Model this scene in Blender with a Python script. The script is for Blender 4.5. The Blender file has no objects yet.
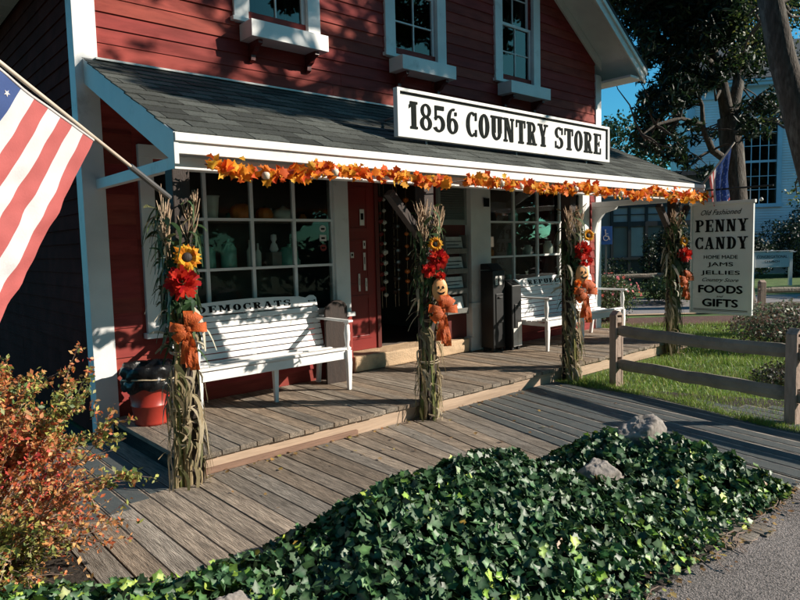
import bpy, bmesh, math, random
import numpy as np
from mathutils import Vector, Matrix, noise
random.seed(7); RNG = np.random.default_rng(11)
R = math.radians; PI = math.pi
sc = bpy.context.scene; COL = sc.collection
# ------------------------------------------------------------------ light and camera
AZ = R(135.0); EL = R(27.0)
SUN = Vector((math.sin(AZ)*math.cos(EL), math.cos(AZ)*math.cos(EL), math.sin(EL)))
w = bpy.data.worlds.new("World"); sc.world = w; w.use_nodes = True
nt = w.node_tree; nt.nodes.clear()
sky = nt.nodes.new('ShaderNodeTexSky'); sky.sky_type = 'NISHITA'; sky.sun_disc = False
sky.sun_elevation = EL; sky.sun_rotation = AZ; sky.air_density = 1.0; sky.dust_density = .7; sky.ozone_density = 1.2
bg = nt.nodes.new('ShaderNodeBackground'); bg.inputs[1].default_value = .085
wo = nt.nodes.new('ShaderNodeOutputWorld')
tn = nt.nodes.new('ShaderNodeMix'); tn.data_type = 'RGBA'; tn.blend_type = 'MULTIPLY'; tn.inputs[0].default_value = 1; tn.inputs[7].default_value = (.24, .88, 1.10, 1)
nt.links.new(sky.outputs[0], tn.inputs[6]); nt.links.new(tn.outputs[2], bg.inputs[0]); nt.links.new(bg.outputs[0], wo.inputs[0])
sl = bpy.data.lights.new('sun', 'SUN'); sl.energy = 5.0; sl.angle = R(.53); sl.color = (1, .90, .775)
so = bpy.data.objects.new('sun', sl); COL.objects.link(so)
so.rotation_euler = SUN.to_track_quat('Z', 'Y').to_euler(); so.location = (14, -8, 12)
cd = bpy.data.cameras.new('camera'); cam = bpy.data.objects.new('camera', cd); COL.objects.link(cam)
r_ = Vector((0.74713325, -0.66420308, -0.02502339)); u_ = Vector((0.0735675, 0.04521931, 0.99626454)); f_ = Vector((0.66059044, 0.74618327, -0.08264861))
mm = Matrix((r_, u_, -f_)).transposed().to_4x4(); mm.translation = Vector((0, 0, 1.65))
cam.matrix_world = mm
cd.sensor_width = 36; cd.lens = 648.36/800*36; cd.clip_start = .05; cd.clip_end = 2000
sc.camera = cam
vs = sc.view_settings; vs.view_transform = 'Standard'; vs.look = 'None'; vs.gamma = 1; vs.exposure = 0.60
sc.cycles.max_bounces = 8; sc.cycles.transparent_max_bounces = 12
RH = Vector((r_.x, r_.y, 0)).normalized(); FH = Vector((f_.x, f_.y, 0)).normalized()
def vp(d, s, z=0):   # a place d metres ahead and s metres to the side of where the photographer stood
    p = FH*d + RH*s; return Vector((p.x, p.y, z))
VA = math.atan2(RH.y, RH.x)
# ------------------------------------------------------------------ materials
MATS = {}
def mat(name, col, rough=.7, var=.15, scale=6, bump=0, bscale=40, spec=.5, metal=0, stretch=None, attr=False, trans=0, dirt=None, dscale=1.5, dlo=.5, dhi=.7, coat=0, macro=.09):
    m = bpy.data.materials.new(name); m.use_nodes = True; n = m.node_tree; N = n.nodes; L = n.links
    b = N['Principled BSDF']; b.inputs['Roughness'].default_value = rough; b.inputs['Metallic'].default_value = metal
    b.inputs['Specular IOR Level'].default_value = spec
    if coat: b.inputs['Coat Weight'].default_value = coat
    tc = N.new('ShaderNodeTexCoord'); src = tc.outputs['Object']
    if stretch:
        mp = N.new('ShaderNodeMapping'); mp.inputs['Scale'].default_value = stretch; L.new(src, mp.inputs[0]); src = mp.outputs[0]
    nz = N.new('ShaderNodeTexNoise'); nz.inputs['Scale'].default_value = scale; nz.inputs['Detail'].default_value = 5; L.new(src, nz.inputs[0])
    mr = N.new('ShaderNodeMapRange'); mr.inputs[1].default_value = .25; mr.inputs[2].default_value = .75
    mr.inputs[3].default_value = 1-var*1.3; mr.inputs[4].default_value = 1+var; L.new(nz.outputs[0], mr.inputs[0])
    if attr:
        at = N.new('ShaderNodeAttribute'); at.attribute_name = 'col'; base = at.outputs['Color']
    else:
        rg = N.new('ShaderNodeRGB'); rg.outputs[0].default_value = (*col, 1); base = rg.outputs[0]
    mx = N.new('ShaderNodeVectorMath'); mx.operation = 'SCALE'; L.new(base, mx.inputs[0]); L.new(mr.outputs[0], mx.inputs['Scale'])
    out = mx.outputs[0]
    if dirt:
        n2 = N.new('ShaderNodeTexNoise'); n2.inputs['Scale'].default_value = dscale; n2.inputs['Detail'].default_value = 8; n2.inputs['Roughness'].default_value = .65; L.new(src, n2.inputs[0])
        m2 = N.new('ShaderNodeMapRange'); m2.inputs[1].default_value = dlo; m2.inputs[2].default_value = dhi; L.new(n2.outputs[0], m2.inputs[0])
        mi = N.new('ShaderNodeMix'); mi.data_type = 'RGBA'; L.new(m2.outputs[0], mi.inputs[0]); L.new(out, mi.inputs[6]); mi.inputs[7].default_value = (*dirt, 1)
        out = mi.outputs[2]
    n4 = N.new('ShaderNodeTexNoise'); n4.inputs['Scale'].default_value = .9; n4.inputs['Detail'].default_value = 3; L.new(tc.outputs['Object'], n4.inputs[0])
    m4 = N.new('ShaderNodeMapRange'); m4.inputs[1].default_value = .3; m4.inputs[2].default_value = .7; m4.inputs[3].default_value = 1-macro*1.6; m4.inputs[4].default_value = 1+macro; L.new(n4.outputs[0], m4.inputs[0])
    v4 = N.new('ShaderNodeVectorMath'); v4.operation = 'SCALE'; L.new(out, v4.inputs[0]); L.new(m4.outputs[0], v4.inputs['Scale']); out = v4.outputs[0]
    L.new(out, b.inputs['Base Color'])
    if bump:
        n3 = N.new('ShaderNodeTexNoise'); n3.inputs['Scale'].default_value = bscale; n3.inputs['Detail'].default_value = 6; L.new(src, n3.inputs[0])
        bp = N.new('ShaderNodeBump'); bp.inputs['Strength'].default_value = bump; bp.inputs['Distance'].default_value = .02; L.new(n3.outputs[0], bp.inputs['Height']); L.new(bp.outputs[0], b.inputs['Normal'])
    if trans:
        tr = N.new('ShaderNodeBsdfTranslucent'); L.new(out, tr.inputs[0]); ms = N.new('ShaderNodeMixShader'); ms.inputs[0].default_value = trans
        L.new(b.outputs[0], ms.inputs[1]); L.new(tr.outputs[0], ms.inputs[2]); L.new(ms.outputs[0], N['Material Output'].inputs[0])
    MATS[name] = m; return m
def glassmat(name, tint=.55, rough=.01, ior=1.5):
    m = bpy.data.materials.new(name); m.use_nodes = True; N = m.node_tree.nodes; L = m.node_tree.links; N.remove(N['Principled BSDF'])
    t = N.new('ShaderNodeBsdfTransparent'); t.inputs[0].default_value = (tint, tint*1.03, tint*1.02, 1)
    g = N.new('ShaderNodeBsdfGlossy'); g.inputs['Roughness'].default_value = rough
    tc = N.new('ShaderNodeTexCoord'); nz = N.new('ShaderNodeTexNoise'); nz.inputs['Scale'].default_value = 2.2; L.new(tc.outputs['Object'], nz.inputs[0])
    bp = N.new('ShaderNodeBump'); bp.inputs['Strength'].default_value = .12; bp.inputs['Distance'].default_value = .01; L.new(nz.outputs[0], bp.inputs['Height']); L.new(bp.outputs[0], g.inputs['Normal'])
    f = N.new('ShaderNodeFresnel'); f.inputs[0].default_value = ior; ms = N.new('ShaderNodeMixShader')
    L.new(f.outputs[0], ms.inputs[0]); L.new(t.outputs[0], ms.inputs[1]); L.new(g.outputs[0], ms.inputs[2]); L.new(ms.outputs[0], N['Material Output'].inputs[0])
    MATS[name] = m; return m
M_WHITE = mat('white_paint', (.78, .77, .74), .45, .06, 5, .05, 60, dirt=(.45, .42, .38), dscale=3.5, dlo=.6, dhi=.8)
M_TRIM = mat('weathered_white_trim', (.74, .74, .73), .5, .06, 4, .06, 80, dirt=(.38, .36, .33), dscale=2.5, dlo=.58, dhi=.82)
M_RED = mat('red_clapboard_paint', (.34, .045, .030), .7, .2, 3, .15, 90, attr=True, spec=.2, stretch=(1, 1, 6), dirt=(.16, .020, .016), dscale=1.6, dlo=.5, dhi=.72)
M_SIDE = mat('dark_side_siding', (.095, .020, .016), .95, .25, 4, .2, 60, spec=.05)  # left side wall: one even red-brown, darker than the front boards
M_DRED = mat('dark_red_paint', (.115, .018, .014), .42, .15, 4, .06, 60)
M_DOORR = mat('bright_red_paint', (.22, .018, .014), .4, .12, 4, .05, 60)
M_BROWN = mat('dark_brown_post', (.030, .017, .012), .7, .25, 5, .25, 30, stretch=(6, 6, 1))
M_SHINGLE = mat('asphalt_shingle', (.1, .1, .1), .9, .3, 60, .5, 160, attr=True, spec=.2)
M_DECK = mat('weathered_deck_wood', (.3, .2, .1), .78, .5, 9, .8, 26, attr=True, stretch=(10, .7, 10), dirt=(.09, .075, .06), dscale=1.6, dlo=.46, dhi=.78, spec=.3)
M_RISER = mat('new_pine_board', (.46, .335, .24), .7, .14, 8, .2, 30, stretch=(.6, 8, 8), dirt=(.25, .17, .11), dscale=.9, dlo=.5, dhi=.8, spec=.3)
M_COAT = mat('slate_grip_coating', (.088, .10, .098), .62, .12, 60, .5, 300, dirt=(.15, .14, .125), dscale=9, dlo=.52, dhi=.75)
M_STEP = mat('concrete_step', (.60, .42, .26), .85, .15, 6, .5, 60, dirt=(.30, .22, .14), dscale=3, dlo=.5, dhi=.7)
M_ASPH = mat('pebbly_asphalt', (.30, .265, .25), .9, .55, 95, 1.2, 120, dirt=(.11, .10, .095), dscale=55, dlo=.5, dhi=.62, macro=.22)
M_ROAD = mat('road_asphalt', (.24, .22, .215), .9, .2, 20, .2, 60)
M_SOIL = mat('dark_soil', (.035, .026, .019), .95, .4, 20, .8, 40)
M_LAWN = mat('lawn_ground', (.07, .13, .025), .95, .35, 3, .4, 60, dirt=(.12, .14, .04), dscale=1.2, dlo=.5, dhi=.75)
M_MULCH = mat('red_brown_mulch', (.13, .065, .048), .95, .5, 30, .9, 60)
M_BENCH = mat('bench_white_paint', (.80, .79, .78), .42, .05, 6, .05, 70, dirt=(.5, .48, .45), dscale=5, dlo=.62, dhi=.85)
M_BLACK = mat('black_lettering', (.008, .008, .008), .7, .1, 10, spec=.1)
M_FADED = mat('weathered_black_lettering', (.008, .011, .010), .8, .2, 30, spec=.08, dirt=(.04, .05, .045), dscale=30, dlo=.58, dhi=.75)
M_SIGN = mat('sign_white_board', (.74, .73, .70), .5, .05, 5, .04, 60, dirt=(.5, .49, .46), dscale=6, dlo=.6, dhi=.8)
M_SIGN2 = mat('pale_sign_board', (.76, .78, .76), .5, .04, 4, .03, 60)
M_LEAF = mat('leaf', (.1, .1, .1), .5, .2, 30, attr=True, trans=.28, spec=.4)
M_IVY = mat('ivy_leaf', (.1, .1, .1), .46, .25, 60, attr=True, trans=.14, spec=.45)
M_PETAL = mat('petal', (.1, .1, .1), .6, .12, 30, attr=True, trans=.35, spec=.2)
M_CORN = mat('dry_corn', (.1, .1, .1), .7, .25, 12, attr=True, trans=.25, spec=.3, stretch=(20, 20, 3))
M_TWIG = mat('twig_bark', (.27, .19, .15), .8, .2, 20)
M_BARK = mat('tree_bark', (.075, .060, .048), .95, .4, 8, 1.0, 14, stretch=(3, 3, .8), dirt=(.16, .15, .13), dscale=2, dlo=.52, dhi=.7)
M_ROCK = mat('granite_boulder', (.29, .255, .23), .9, .3, 6, 1.0, 12, dirt=(.16, .14, .12), dscale=14, dlo=.5, dhi=.62)
M_FENCE = mat('split_rail_wood', (.30, .255, .20), .85, .2, 6, .6, 22, stretch=(1, 1, 1), dirt=(.11, .10, .08), dscale=2.2, dlo=.48, dhi=.72)
M_FENCEP = mat('fence_post_wood', (.44, .32, .255), .85, .15, 6, .5, 22, stretch=(5, 5, 1), dirt=(.2, .15, .11), dscale=2.2, dlo=.5, dhi=.75)
M_CLOTH_R = mat('flag_red_cloth', (.60, .135, .125), .8, .08, 8, .1, 90, trans=.3)
M_CLOTH_W = mat('flag_white_cloth', (.82, .78, .77), .8, .04, 8, .1, 90, trans=.3)
M_CLOTH_B = mat('flag_blue_cloth', (.055, .10, .28), .8, .08, 8, .1, 90, trans=.25)
M_POLE = mat('pale_pole', (.62, .52, .42), .4, .08, 10)
M_METAL = mat('grey_metal', (.25, .25, .25), .4, .1, 10, metal=.8)
M_BIN = mat('red_plastic_bin', (.36, .035, .022), .38, .1, 6, .03, 40)
M_BAG = mat('black_plastic_bag', (.006, .006, .007), .33, .1, 6, .4, 25, spec=.35)
M_ROPE = mat('straw_rope', (.5, .40, .27), .8, .2, 40)
M_BOW = mat('orange_mesh_ribbon', (.80, .17, .035), .55, .25, 30, .4, 120, trans=.4)
M_BLACKBOX = mat('black_painted_metal', (.006, .0065, .007), .5, .1, 10)
M_PAPER = mat('paper', (.72, .70, .66), .8, .12, 12)
M_JACK = mat('painted_pumpkin', (.85, .40, .15), .5, .15, 7, .1, 30)
M_GOURD = mat('pale_gourd', (.74, .64, .50), .5, .1, 12)
M_CERAM = mat('green_ceramic', (.22, .55, .44), .25, .15, 9)
M_CERAMW = mat('pale_ceramic', (.75, .8, .72), .3, .1, 9)
M_ORANGE = mat('orange_pumpkin', (.85, .25, .05), .4, .2, 6)
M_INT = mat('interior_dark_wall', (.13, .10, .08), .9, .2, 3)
M_SHELF = mat('shelf_wood', (.22, .19, .16), .7, .15, 6)
M_GREYWOOD = mat('grey_wood_rack', (.17, .17, .155), .8, .2, 12, .2, 40)
M_SHUT = mat('grey_green_shutter', (.24, .27, .25), .6, .1, 8)
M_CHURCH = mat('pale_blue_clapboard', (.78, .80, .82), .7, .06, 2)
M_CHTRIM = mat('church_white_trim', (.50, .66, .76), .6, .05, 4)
M_GREYB = mat('grey_green_wall', (.15, .19, .185), .8, .1, 2)
M_DARKTRIM = mat('dark_trim', (.025, .03, .033), .6, .15, 6)
M_BLUE = mat('blue_sign_face', (.02, .12, .42), .45, .05, 8)
M_ROOFD = mat('dark_slate_roof', (.05, .055, .06), .85, .2, 6, .3, 40)
G_SHOP = glassmat('shop_window_glass', .92, .01, 1.22); G_UP = glassmat('old_window_glass', .5, .015, 1.45)
G_FAR = glassmat('far_window_glass', .35)
# ------------------------------------------------------------------ builders
class MB:
    def __init__(s): s.v = []; s.f = []; s.m = []; s.c = []; s.cc = None; s.mi = 0; s.sm = []; s.smooth = False
    def add(s, vs_, fs):
        o = len(s.v); s.v += [tuple(v) for v in vs_]
        if s.cc is not None or s.c: s.c += [s.cc or (.5, .5, .5)]*len(vs_)
        for f in fs: s.f.append([i+o for i in f]); s.m.append(s.mi); s.sm.append(s.smooth)
        return s
    def box(s, x0, x1, y0, y1, z0, z1):
        return s.add([(x0,y0,z0),(x1,y0,z0),(x1,y1,z0),(x0,y1,z0),(x0,y0,z1),(x1,y0,z1),(x1,y1,z1),(x0,y1,z1)],
                     [(0,3,2,1),(4,5,6,7),(0,1,5,4),(1,2,6,5),(2,3,7,6),(3,0,4,7)])
    def pbox(s, o, a, b, c):   # parallelepiped from corner o and edge vectors
        o, a, b, c = map(Vector, (o, a, b, c)); P = [o, o+a, o+a+b, o+b, o+c, o+a+c, o+a+b+c, o+b+c]
        F = [(0,3,2,1),(4,5,6,7),(0,1,5,4),(1,2,6,5),(2,3,7,6),(3,0,4,7)]
        if a.cross(b).dot(c) < 0: F = [tuple(reversed(f)) for f in F]
        return s.add(P, F)
    def beam(s, p, q, wd, th, up=(0,0,1)):
        p, q, up = Vector(p), Vector(q), Vector(up); d = q-p; x = d.cross(up).normalized(); y = x.cross(d).normalized()
        return s.pbox(p-x*wd/2-y*th/2, d, x*wd, y*th)
    def tube(s, pts, rad, n=8, cap=True):
        pts = [Vector(p) for p in pts]
        if not hasattr(rad, '__len__'): rad = [rad]*len(pts)
        V = []; ref = None
        for i, p in enumerate(pts):
            d = (pts[min(i+1, len(pts)-1)]-pts[max(i-1, 0)]).normalized()
            if ref is None: ref = d.orthogonal().normalized()
            ref = (ref-d*ref.dot(d)).normalized() if (ref-d*ref.dot(d)).length > 1e-5 else d.orthogonal().normalized()
            b = d.cross(ref)
            for k in range(n):
                a = 2*PI*k/n; V.append(p+(ref*math.cos(a)+b*math.sin(a))*rad[i])
        F = []
        for i in range(len(pts)-1):
            for k in range(n): F.append((i*n+k, i*n+(k+1) % n, (i+1)*n+(k+1) % n, (i+1)*n+k))
        if cap: F.append(tuple(range(n-1, -1, -1))); F.append(tuple((len(pts)-1)*n+k for k in range(n)))
        return s.add(V, F)
    def lathe(s, prof, c=(0,0,0), n=20, cap=True, wob=0):
        V = []; F = []
        for j, (r, z) in enumerate(prof):
            for k in range(n):
                a = 2*PI*k/n; rr = r*(1+wob*math.cos(a*8)); V.append((c[0]+rr*math.cos(a), c[1]+rr*math.sin(a), c[2]+z))
        for j in range(len(prof)-1):
            for k in range(n): F.append((j*n+k, j*n+(k+1) % n, (j+1)*n+(k+1) % n, (j+1)*n+k))
        if cap: F.append(tuple(range(n-1, -1, -1))); F.append(tuple((len(prof)-1)*n+k for k in range(n)))
        return s.add(V, F)
    def poly(s, pts, o, ex, ey, en, th):   # outline in plane (ex,ey) at o, thickness th along en
        o, ex, ey, en = map(Vector, (o, ex, ey, en)); n = len(pts)
        V = [o+ex*a+ey*b for a, b in pts]+[o+ex*a+ey*b+en*th for a, b in pts]
        F = [tuple(range(n-1, -1, -1)), tuple(range(n, 2*n))]+[(i, (i+1) % n, n+(i+1) % n, n+i) for i in range(n)]
        if ex.cross(ey).dot(en)*th < 0: F = [tuple(reversed(f)) for f in F]
        return s.add(V, F)
    def build(s, name, m, parent=None, bevel=0):
        me = bpy.data.meshes.new(name); off = Vector((0,0,0))
        if parent is not None: off = rootloc(parent)
        me.from_pydata([(v[0]-off.x, v[1]-off.y, v[2]-off.z) for v in s.v], [], s.f)
        for x in (m if isinstance(m, (list, tuple)) else [m]): me.materials.append(x)
        me.polygons.foreach_set('material_index', s.m); me.polygons.foreach_set('use_smooth', s.sm)
        if s.c:
            ca = me.color_attributes.new('col', 'FLOAT_COLOR', 'POINT')
            ca.data.foreach_set('color', np.hstack([np.array(s.c, 'f'), np.ones((len(s.c), 1), 'f')]).ravel())
        me.update(); o = bpy.data.objects.new(name, me); COL.objects.link(o)
        if parent is not None: o.parent = parent
        if bevel:
            b = o.modifiers.new('bevel', 'BEVEL'); b.width = bevel; b.segments = 2; b.limit_method = 'ANGLE'; b.harden_normals = False
        return o
def rootloc(p):
    while p.parent: p = p.parent
    return Vector(p.location) if p.type == 'EMPTY' else Vector((0,0,0))
def tag(o, label=None, cat=None, group=None, kind=None):
    if label: o['label'] = label
    if cat: o['category'] = cat
    if group: o['group'] = group
    if kind: o['kind'] = kind
    return o
def thing(name, label, cat, loc=(0,0,0), group=None):
    o = bpy.data.objects.new(name, None); COL.objects.link(o); o.location = loc; o.empty_display_size = .1
    return tag(o, label, cat, group)
def B(*a): return MB().box(*a)
def frames(N, tilt=None, rng=RNG):   # rotation matrices whose z axis is N, random spin
    n = N/np.linalg.norm(N, axis=1, keepdims=True)
    t = rng.normal(size=n.shape); t -= (t*n).sum(1, keepdims=True)*n; t /= np.linalg.norm(t, axis=1, keepdims=True)
    b = np.cross(n, t); return np.stack([t, b, n], axis=2)
def frames_dir(D, N):   # y axis along D, z near N
    y = D/np.linalg.norm(D, axis=1, keepdims=True); x = np.cross(y, N); x /= np.linalg.norm(x, axis=1, keepdims=True)+1e-9
    z = np.cross(x, y); return np.stack([x, y, z], axis=2)
def scatter(name, tv, tf, pos, rot, scl, cols, m, parent=None, smooth=False, vm=None):
    tv = np.array(tv, float); N = len(pos); k = len(tv)
    scl = np.asarray(scl, float); scl = scl.reshape(N, 1, -1) if scl.ndim > 1 else scl.reshape(N, 1, 1)
    V = np.einsum('nij,nkj->nki', rot, tv[None]*scl)+np.asarray(pos)[:, None, :]
    if parent is not None: V = V-np.array(rootloc(parent))
    me = bpy.data.meshes.new(name); me.vertices.add(N*k); me.vertices.foreach_set('co', V.astype('f').ravel())
    lens = np.array([len(f) for f in tf]); flat = np.concatenate([np.array(f) for f in tf]); nl = len(flat)
    me.loops.add(N*nl); me.loops.foreach_set('vertex_index', (flat[None]+np.arange(N)[:, None]*k).astype('i').ravel())
    st = np.concatenate([[0], np.cumsum(lens)[:-1]]); me.polygons.add(N*len(tf))
    me.polygons.foreach_set('loop_start', (st[None]+np.arange(N)[:, None]*nl).astype('i').ravel())
    if smooth: me.polygons.foreach_set('use_smooth', [True]*(N*len(tf)))
    me.update(calc_edges=True)
    ca = me.color_attributes.new('col', 'FLOAT_COLOR', 'POINT'); c = np.repeat(np.asarray(cols, float), k, axis=0)
    if vm is not None: c = np.clip(c*np.tile(np.asarray(vm, float), N)[:, None]+np.where(np.tile(np.asarray(vm, float), N)[:, None] > 1, .012, 0), 0, 1)
    ca.data.foreach_set('color', np.hstack([c, np.ones((N*k, 1))]).astype('f').ravel())
    me.materials.append(m); o = bpy.data.objects.new(name, me); COL.objects.link(o)
    if parent is not None: o.parent = parent
    return o
def palette(n, cols, weights, jit=.18, rng=RNG):
    c = np.array(cols)[rng.choice(len(cols), n, p=np.array(weights)/sum(weights))]
    return np.clip(c*(1+rng.normal(size=(n, 1))*jit)*(1+rng.normal(size=(n, 3))*jit*.35), .003, .95)
DIAMOND = ([(0,-.5,0),(.28,0,.05),(0,.5,0),(-.28,0,.05)], [(0,1,2),(0,2,3)])
# maple-like and ivy-like outlines, creased along the midrib
def lobed(pts, lift=.10):
    V = [(0, .05, 0)]+[(x, y, lift*abs(x)*1.6-.06*y*y) for x, y in pts]; n = len(pts)
    return V, [(0, i+1, (i+1) % n+1) for i in range(n)]
MAPLE = lobed([(0,-.46),(.15,-.28),(.40,-.34),(.38,-.12),(.54,.08),(.34,.16),(.24,.36),(0,.54),(-.20,.32),(-.33,.18),(-.55,.12),(-.36,-.10),(-.42,-.32),(-.14,-.26)])
IVY = lobed([(.08,-.36),(.34,-.40),(.36,-.16),(.52,.06),(.30,.20),(.02,.58),(-.26,.22),(-.50,.10),(-.37,-.14),(-.36,-.38),(-.08,-.34)], .22)
# ------------------------------------------------------------------ lettering
def ring(cx, cy, rx, ry, ix, iy, a0=0, a1=360, n=18):
    P = []
    for i in range(n+1):
        a = R(a0+(a1-a0)*i/n); P.append((cx+rx*math.cos(a), cy+ry*math.sin(a)))
    for i in range(n, -1, -1):
        a = R(a0+(a1-a0)*i/n); P.append((cx+ix*math.cos(a), cy+iy*math.sin(a)))
    return [[P[i], P[i+1], P[2*n+1-i-1], P[2*n+1-i]] for i in range(n)]
def rect(a, b, c, d): return [[(a, c), (b, c), (b, d), (a, d)]]
def slabglyph(ch):
    H = .09; V = .225; q = []
    def stem(x, y0=0, y1=1, top=True, bot=True, wv=V):
        g = rect(x, x+wv, y0, y1)
        if top: g += rect(x-.07, x+wv+.07, y1-H, y1)
        if bot: g += rect(x-.07, x+wv+.07, y0, y0+H)
        return g
    if ch == '1': q = stem(.14)+[[(.02,.72),(.14,.82),(.14,1),(.02,.86)]]; wd = .46
    elif ch == 'I': q = stem(.10); wd = .38
    elif ch == 'O': q = ring(.31,.5,.31,.5,.09,.40); wd = .62
    elif ch == '0': q = ring(.31,.5,.31,.5,.12,.41); wd = .62
    elif ch == '8': q = ring(.3,.74,.26,.26,.11,.18)+ring(.3,.27,.3,.27,.12,.19); wd = .6
    elif ch == '6': q = ring(.31,.31,.3,.31,.11,.22)+ring(.36,.5,.35,.5,.17,.41,75,205)+rect(.42,.54,.72,.86); wd = .62
    elif ch == '5': q = ring(.26,.32,.33,.32,.14,.23,-150,140)+rect(.06,.16,.45,1)+rect(.06,.54,.84,1); wd = .6
    elif ch == 'C': q = ring(.33,.5,.33,.5,.14,.41,52,308)+rect(.50,.60,.66,.98)+rect(.50,.60,.02,.30); wd = .62
    elif ch == 'G': q = ring(.33,.5,.33,.5,.14,.41,52,308)+rect(.50,.60,.68,.98)+rect(.44,.62,.06,.42); wd = .66
    elif ch == 'U': q = stem(.06,.3,1,True,False)+stem(.43,.3,1,True,False)+ring(.34,.31,.28,.31,.10,.2,180,360); wd = .68
    elif ch == 'N': q = stem(.07,0,1,True,True,.11)+stem(.50,0,1,True,False,.11)+[[(.07,1),(.29,1),(.61,0),(.40,0)]]; wd = .70
    elif ch == 'M': q = stem(.07,0,1,True,True,.10)+stem(.62,0,1,True,True,.19)+[[(.07,1),(.26,1),(.47,.18),(.36,.18)],[(.62,1),(.74,1),(.47,.12),(.38,.2)]]; wd = .90
    elif ch == 'T': q = stem(.22,0,1,False,True)+rect(.0,.62,.89,1)+rect(0,.08,.68,.9)+rect(.54,.62,.68,.9); wd = .62
    elif ch == 'R': q = stem(.07)+ring(.33,.75,.26,.25,.10,.16,-90,90)+rect(.2,.36,.91,1)+rect(.2,.36,.5,.59)+[[(.30,.52),(.46,.52),(.62,0),(.42,0)]]+rect(.40,.68,0,.09); wd = .68
    elif ch == 'P': q = stem(.07)+ring(.35,.74,.27,.26,.10,.17,-90,90)+rect(.2,.38,.91,1)+rect(.2,.38,.48,.57); wd = .64
    elif ch == 'B': q = stem(.07)+ring(.33,.75,.24,.25,.09,.16,-90,90)+ring(.35,.27,.28,.27,.11,.18,-90,90)+rect(.2,.36,.91,1)+rect(.2,.36,.48,.57)+rect(.2,.38,0,.09); wd = .66
    elif ch == 'D': q = stem(.07)+ring(.30,.5,.36,.5,.16,.41,-90,90)+rect(.2,.34,.91,1)+rect(.2,.34,0,.09); wd = .68
    elif ch == 'E': q = stem(.07)+rect(.2,.58,.91,1)+rect(.2,.58,0,.09)+rect(.2,.44,.46,.55)+rect(.50,.58,.72,1)+rect(.50,.58,0,.3)+rect(.40,.46,.38,.63); wd = .62
    elif ch == 'L': q = stem(.07)+rect(.2,.58,0,.09)+rect(.49,.58,0,.36); wd = .62
    elif ch == 'A': q = [[(.28,1),(.36,1),(.14,0),(.06,0)],[(.25,1),(.44,1),(.66,0),(.45,0)]]+rect(.16,.52,.27,.36)+rect(0,.24,0,.09)+rect(.38,.72,0,.09); wd = .72
    elif ch == 'Y': q = stem(.25,0,.45,False,True)+[[(.06,1),(.26,1),(.44,.42),(.25,.42)],[(.50,1),(.60,1),(.42,.42),(.32,.42)]]+rect(-.02,.30,.91,1)+rect(.42,.70,.91,1); wd = .68
    elif ch == 'S': q = ring(.30,.74,.28,.26,.11,.17,35,262)+ring(.30,.27,.30,.27,.12,.18,-142,88)+rect(.48,.57,.66,.97)+rect(.03,.12,.03,.34); wd = .6
    else: q = []; wd = .34
    return q, wd
def slabtext(mb, text, x0, x1, y0, h, o, ex, ey, en, th, gap=.10):
    tot = sum(slabglyph(c)[1]+gap for c in text)-gap; sx = (x1-x0)/tot; x = 0; k = 0
    for c in text:
        q, wd = slabglyph(c)
        for pl in q:
            k += 1; pts = [(x0+(x+a)*sx, y0+b*h) for a, b in pl]
            area = sum(pts[i][0]*pts[(i+1) % 4][1]-pts[(i+1) % 4][0]*pts[i][1] for i in range(4))
            if area < 0: pts.reverse()
            mb.poly(pts, o, ex, ey, en, th+(k % 7)*.00012)
        x += wd+gap
def fonttext(name, text, h, wmax, o, ex, ey, m, parent, shear=0, bold=0, th=.002):
    cu = bpy.data.curves.new(name, 'FONT'); cu.body = text; cu.size = 1; cu.align_x = 'CENTER'; cu.shear = shear; cu.extrude = 0; cu.resolution_u = 3
    ob = bpy.data.objects.new(name, cu); COL.objects.link(ob)
    dg = bpy.context.evaluated_depsgraph_get(); me = bpy.data.meshes.new_from_object(ob.evaluated_get(dg)); bpy.data.objects.remove(ob); bpy.data.curves.remove(cu)
    co = np.zeros(len(me.vertices)*3, 'f'); me.vertices.foreach_get('co', co); co = co.reshape(-1, 3)
    x0, x1 = co[:, 0].min(), co[:, 0].max(); y0, y1 = co[:, 1].min(), co[:, 1].max()
    s = h/(y1-y0); sx = wmax/(x1-x0); off = rootloc(parent)
    o, ex, ey = Vector(o), Vector(ex), Vector(ey)
    P = [o+ex*((c[0]-(x0+x1)/2)*sx)+ey*((c[1]-(y0+y1)/2)*s)-off for c in co]
    me2 = me.copy() if bold else None
    me.vertices.foreach_set('co', np.array([tuple(p) for p in P], 'f').ravel()); me.update(); me.materials.clear(); me.materials.append(m)
    oo = bpy.data.objects.new(name, me); COL.objects.link(oo); oo.parent = parent
    if bold:   # heavier strokes
        bm_ = bmesh.new(); bm_.from_mesh(me); nn = ex.cross(ey)
        for q_, (da, db) in enumerate(((1, 0), (-1, 0), (0, 1), (0, -1))):
            g_ = bmesh.ops.duplicate(bm_, geom=list(bm_.faces)[:len(me.polygons)])
            for v_ in [e for e in g_['geom'] if isinstance(e, bmesh.types.BMVert)]: v_.co += ex*(da*h*bold)+ey*(db*h*bold*.6)+nn*(.0002*(q_+1))
        bm_.to_mesh(me); bm_.free()
    return oo
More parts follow.
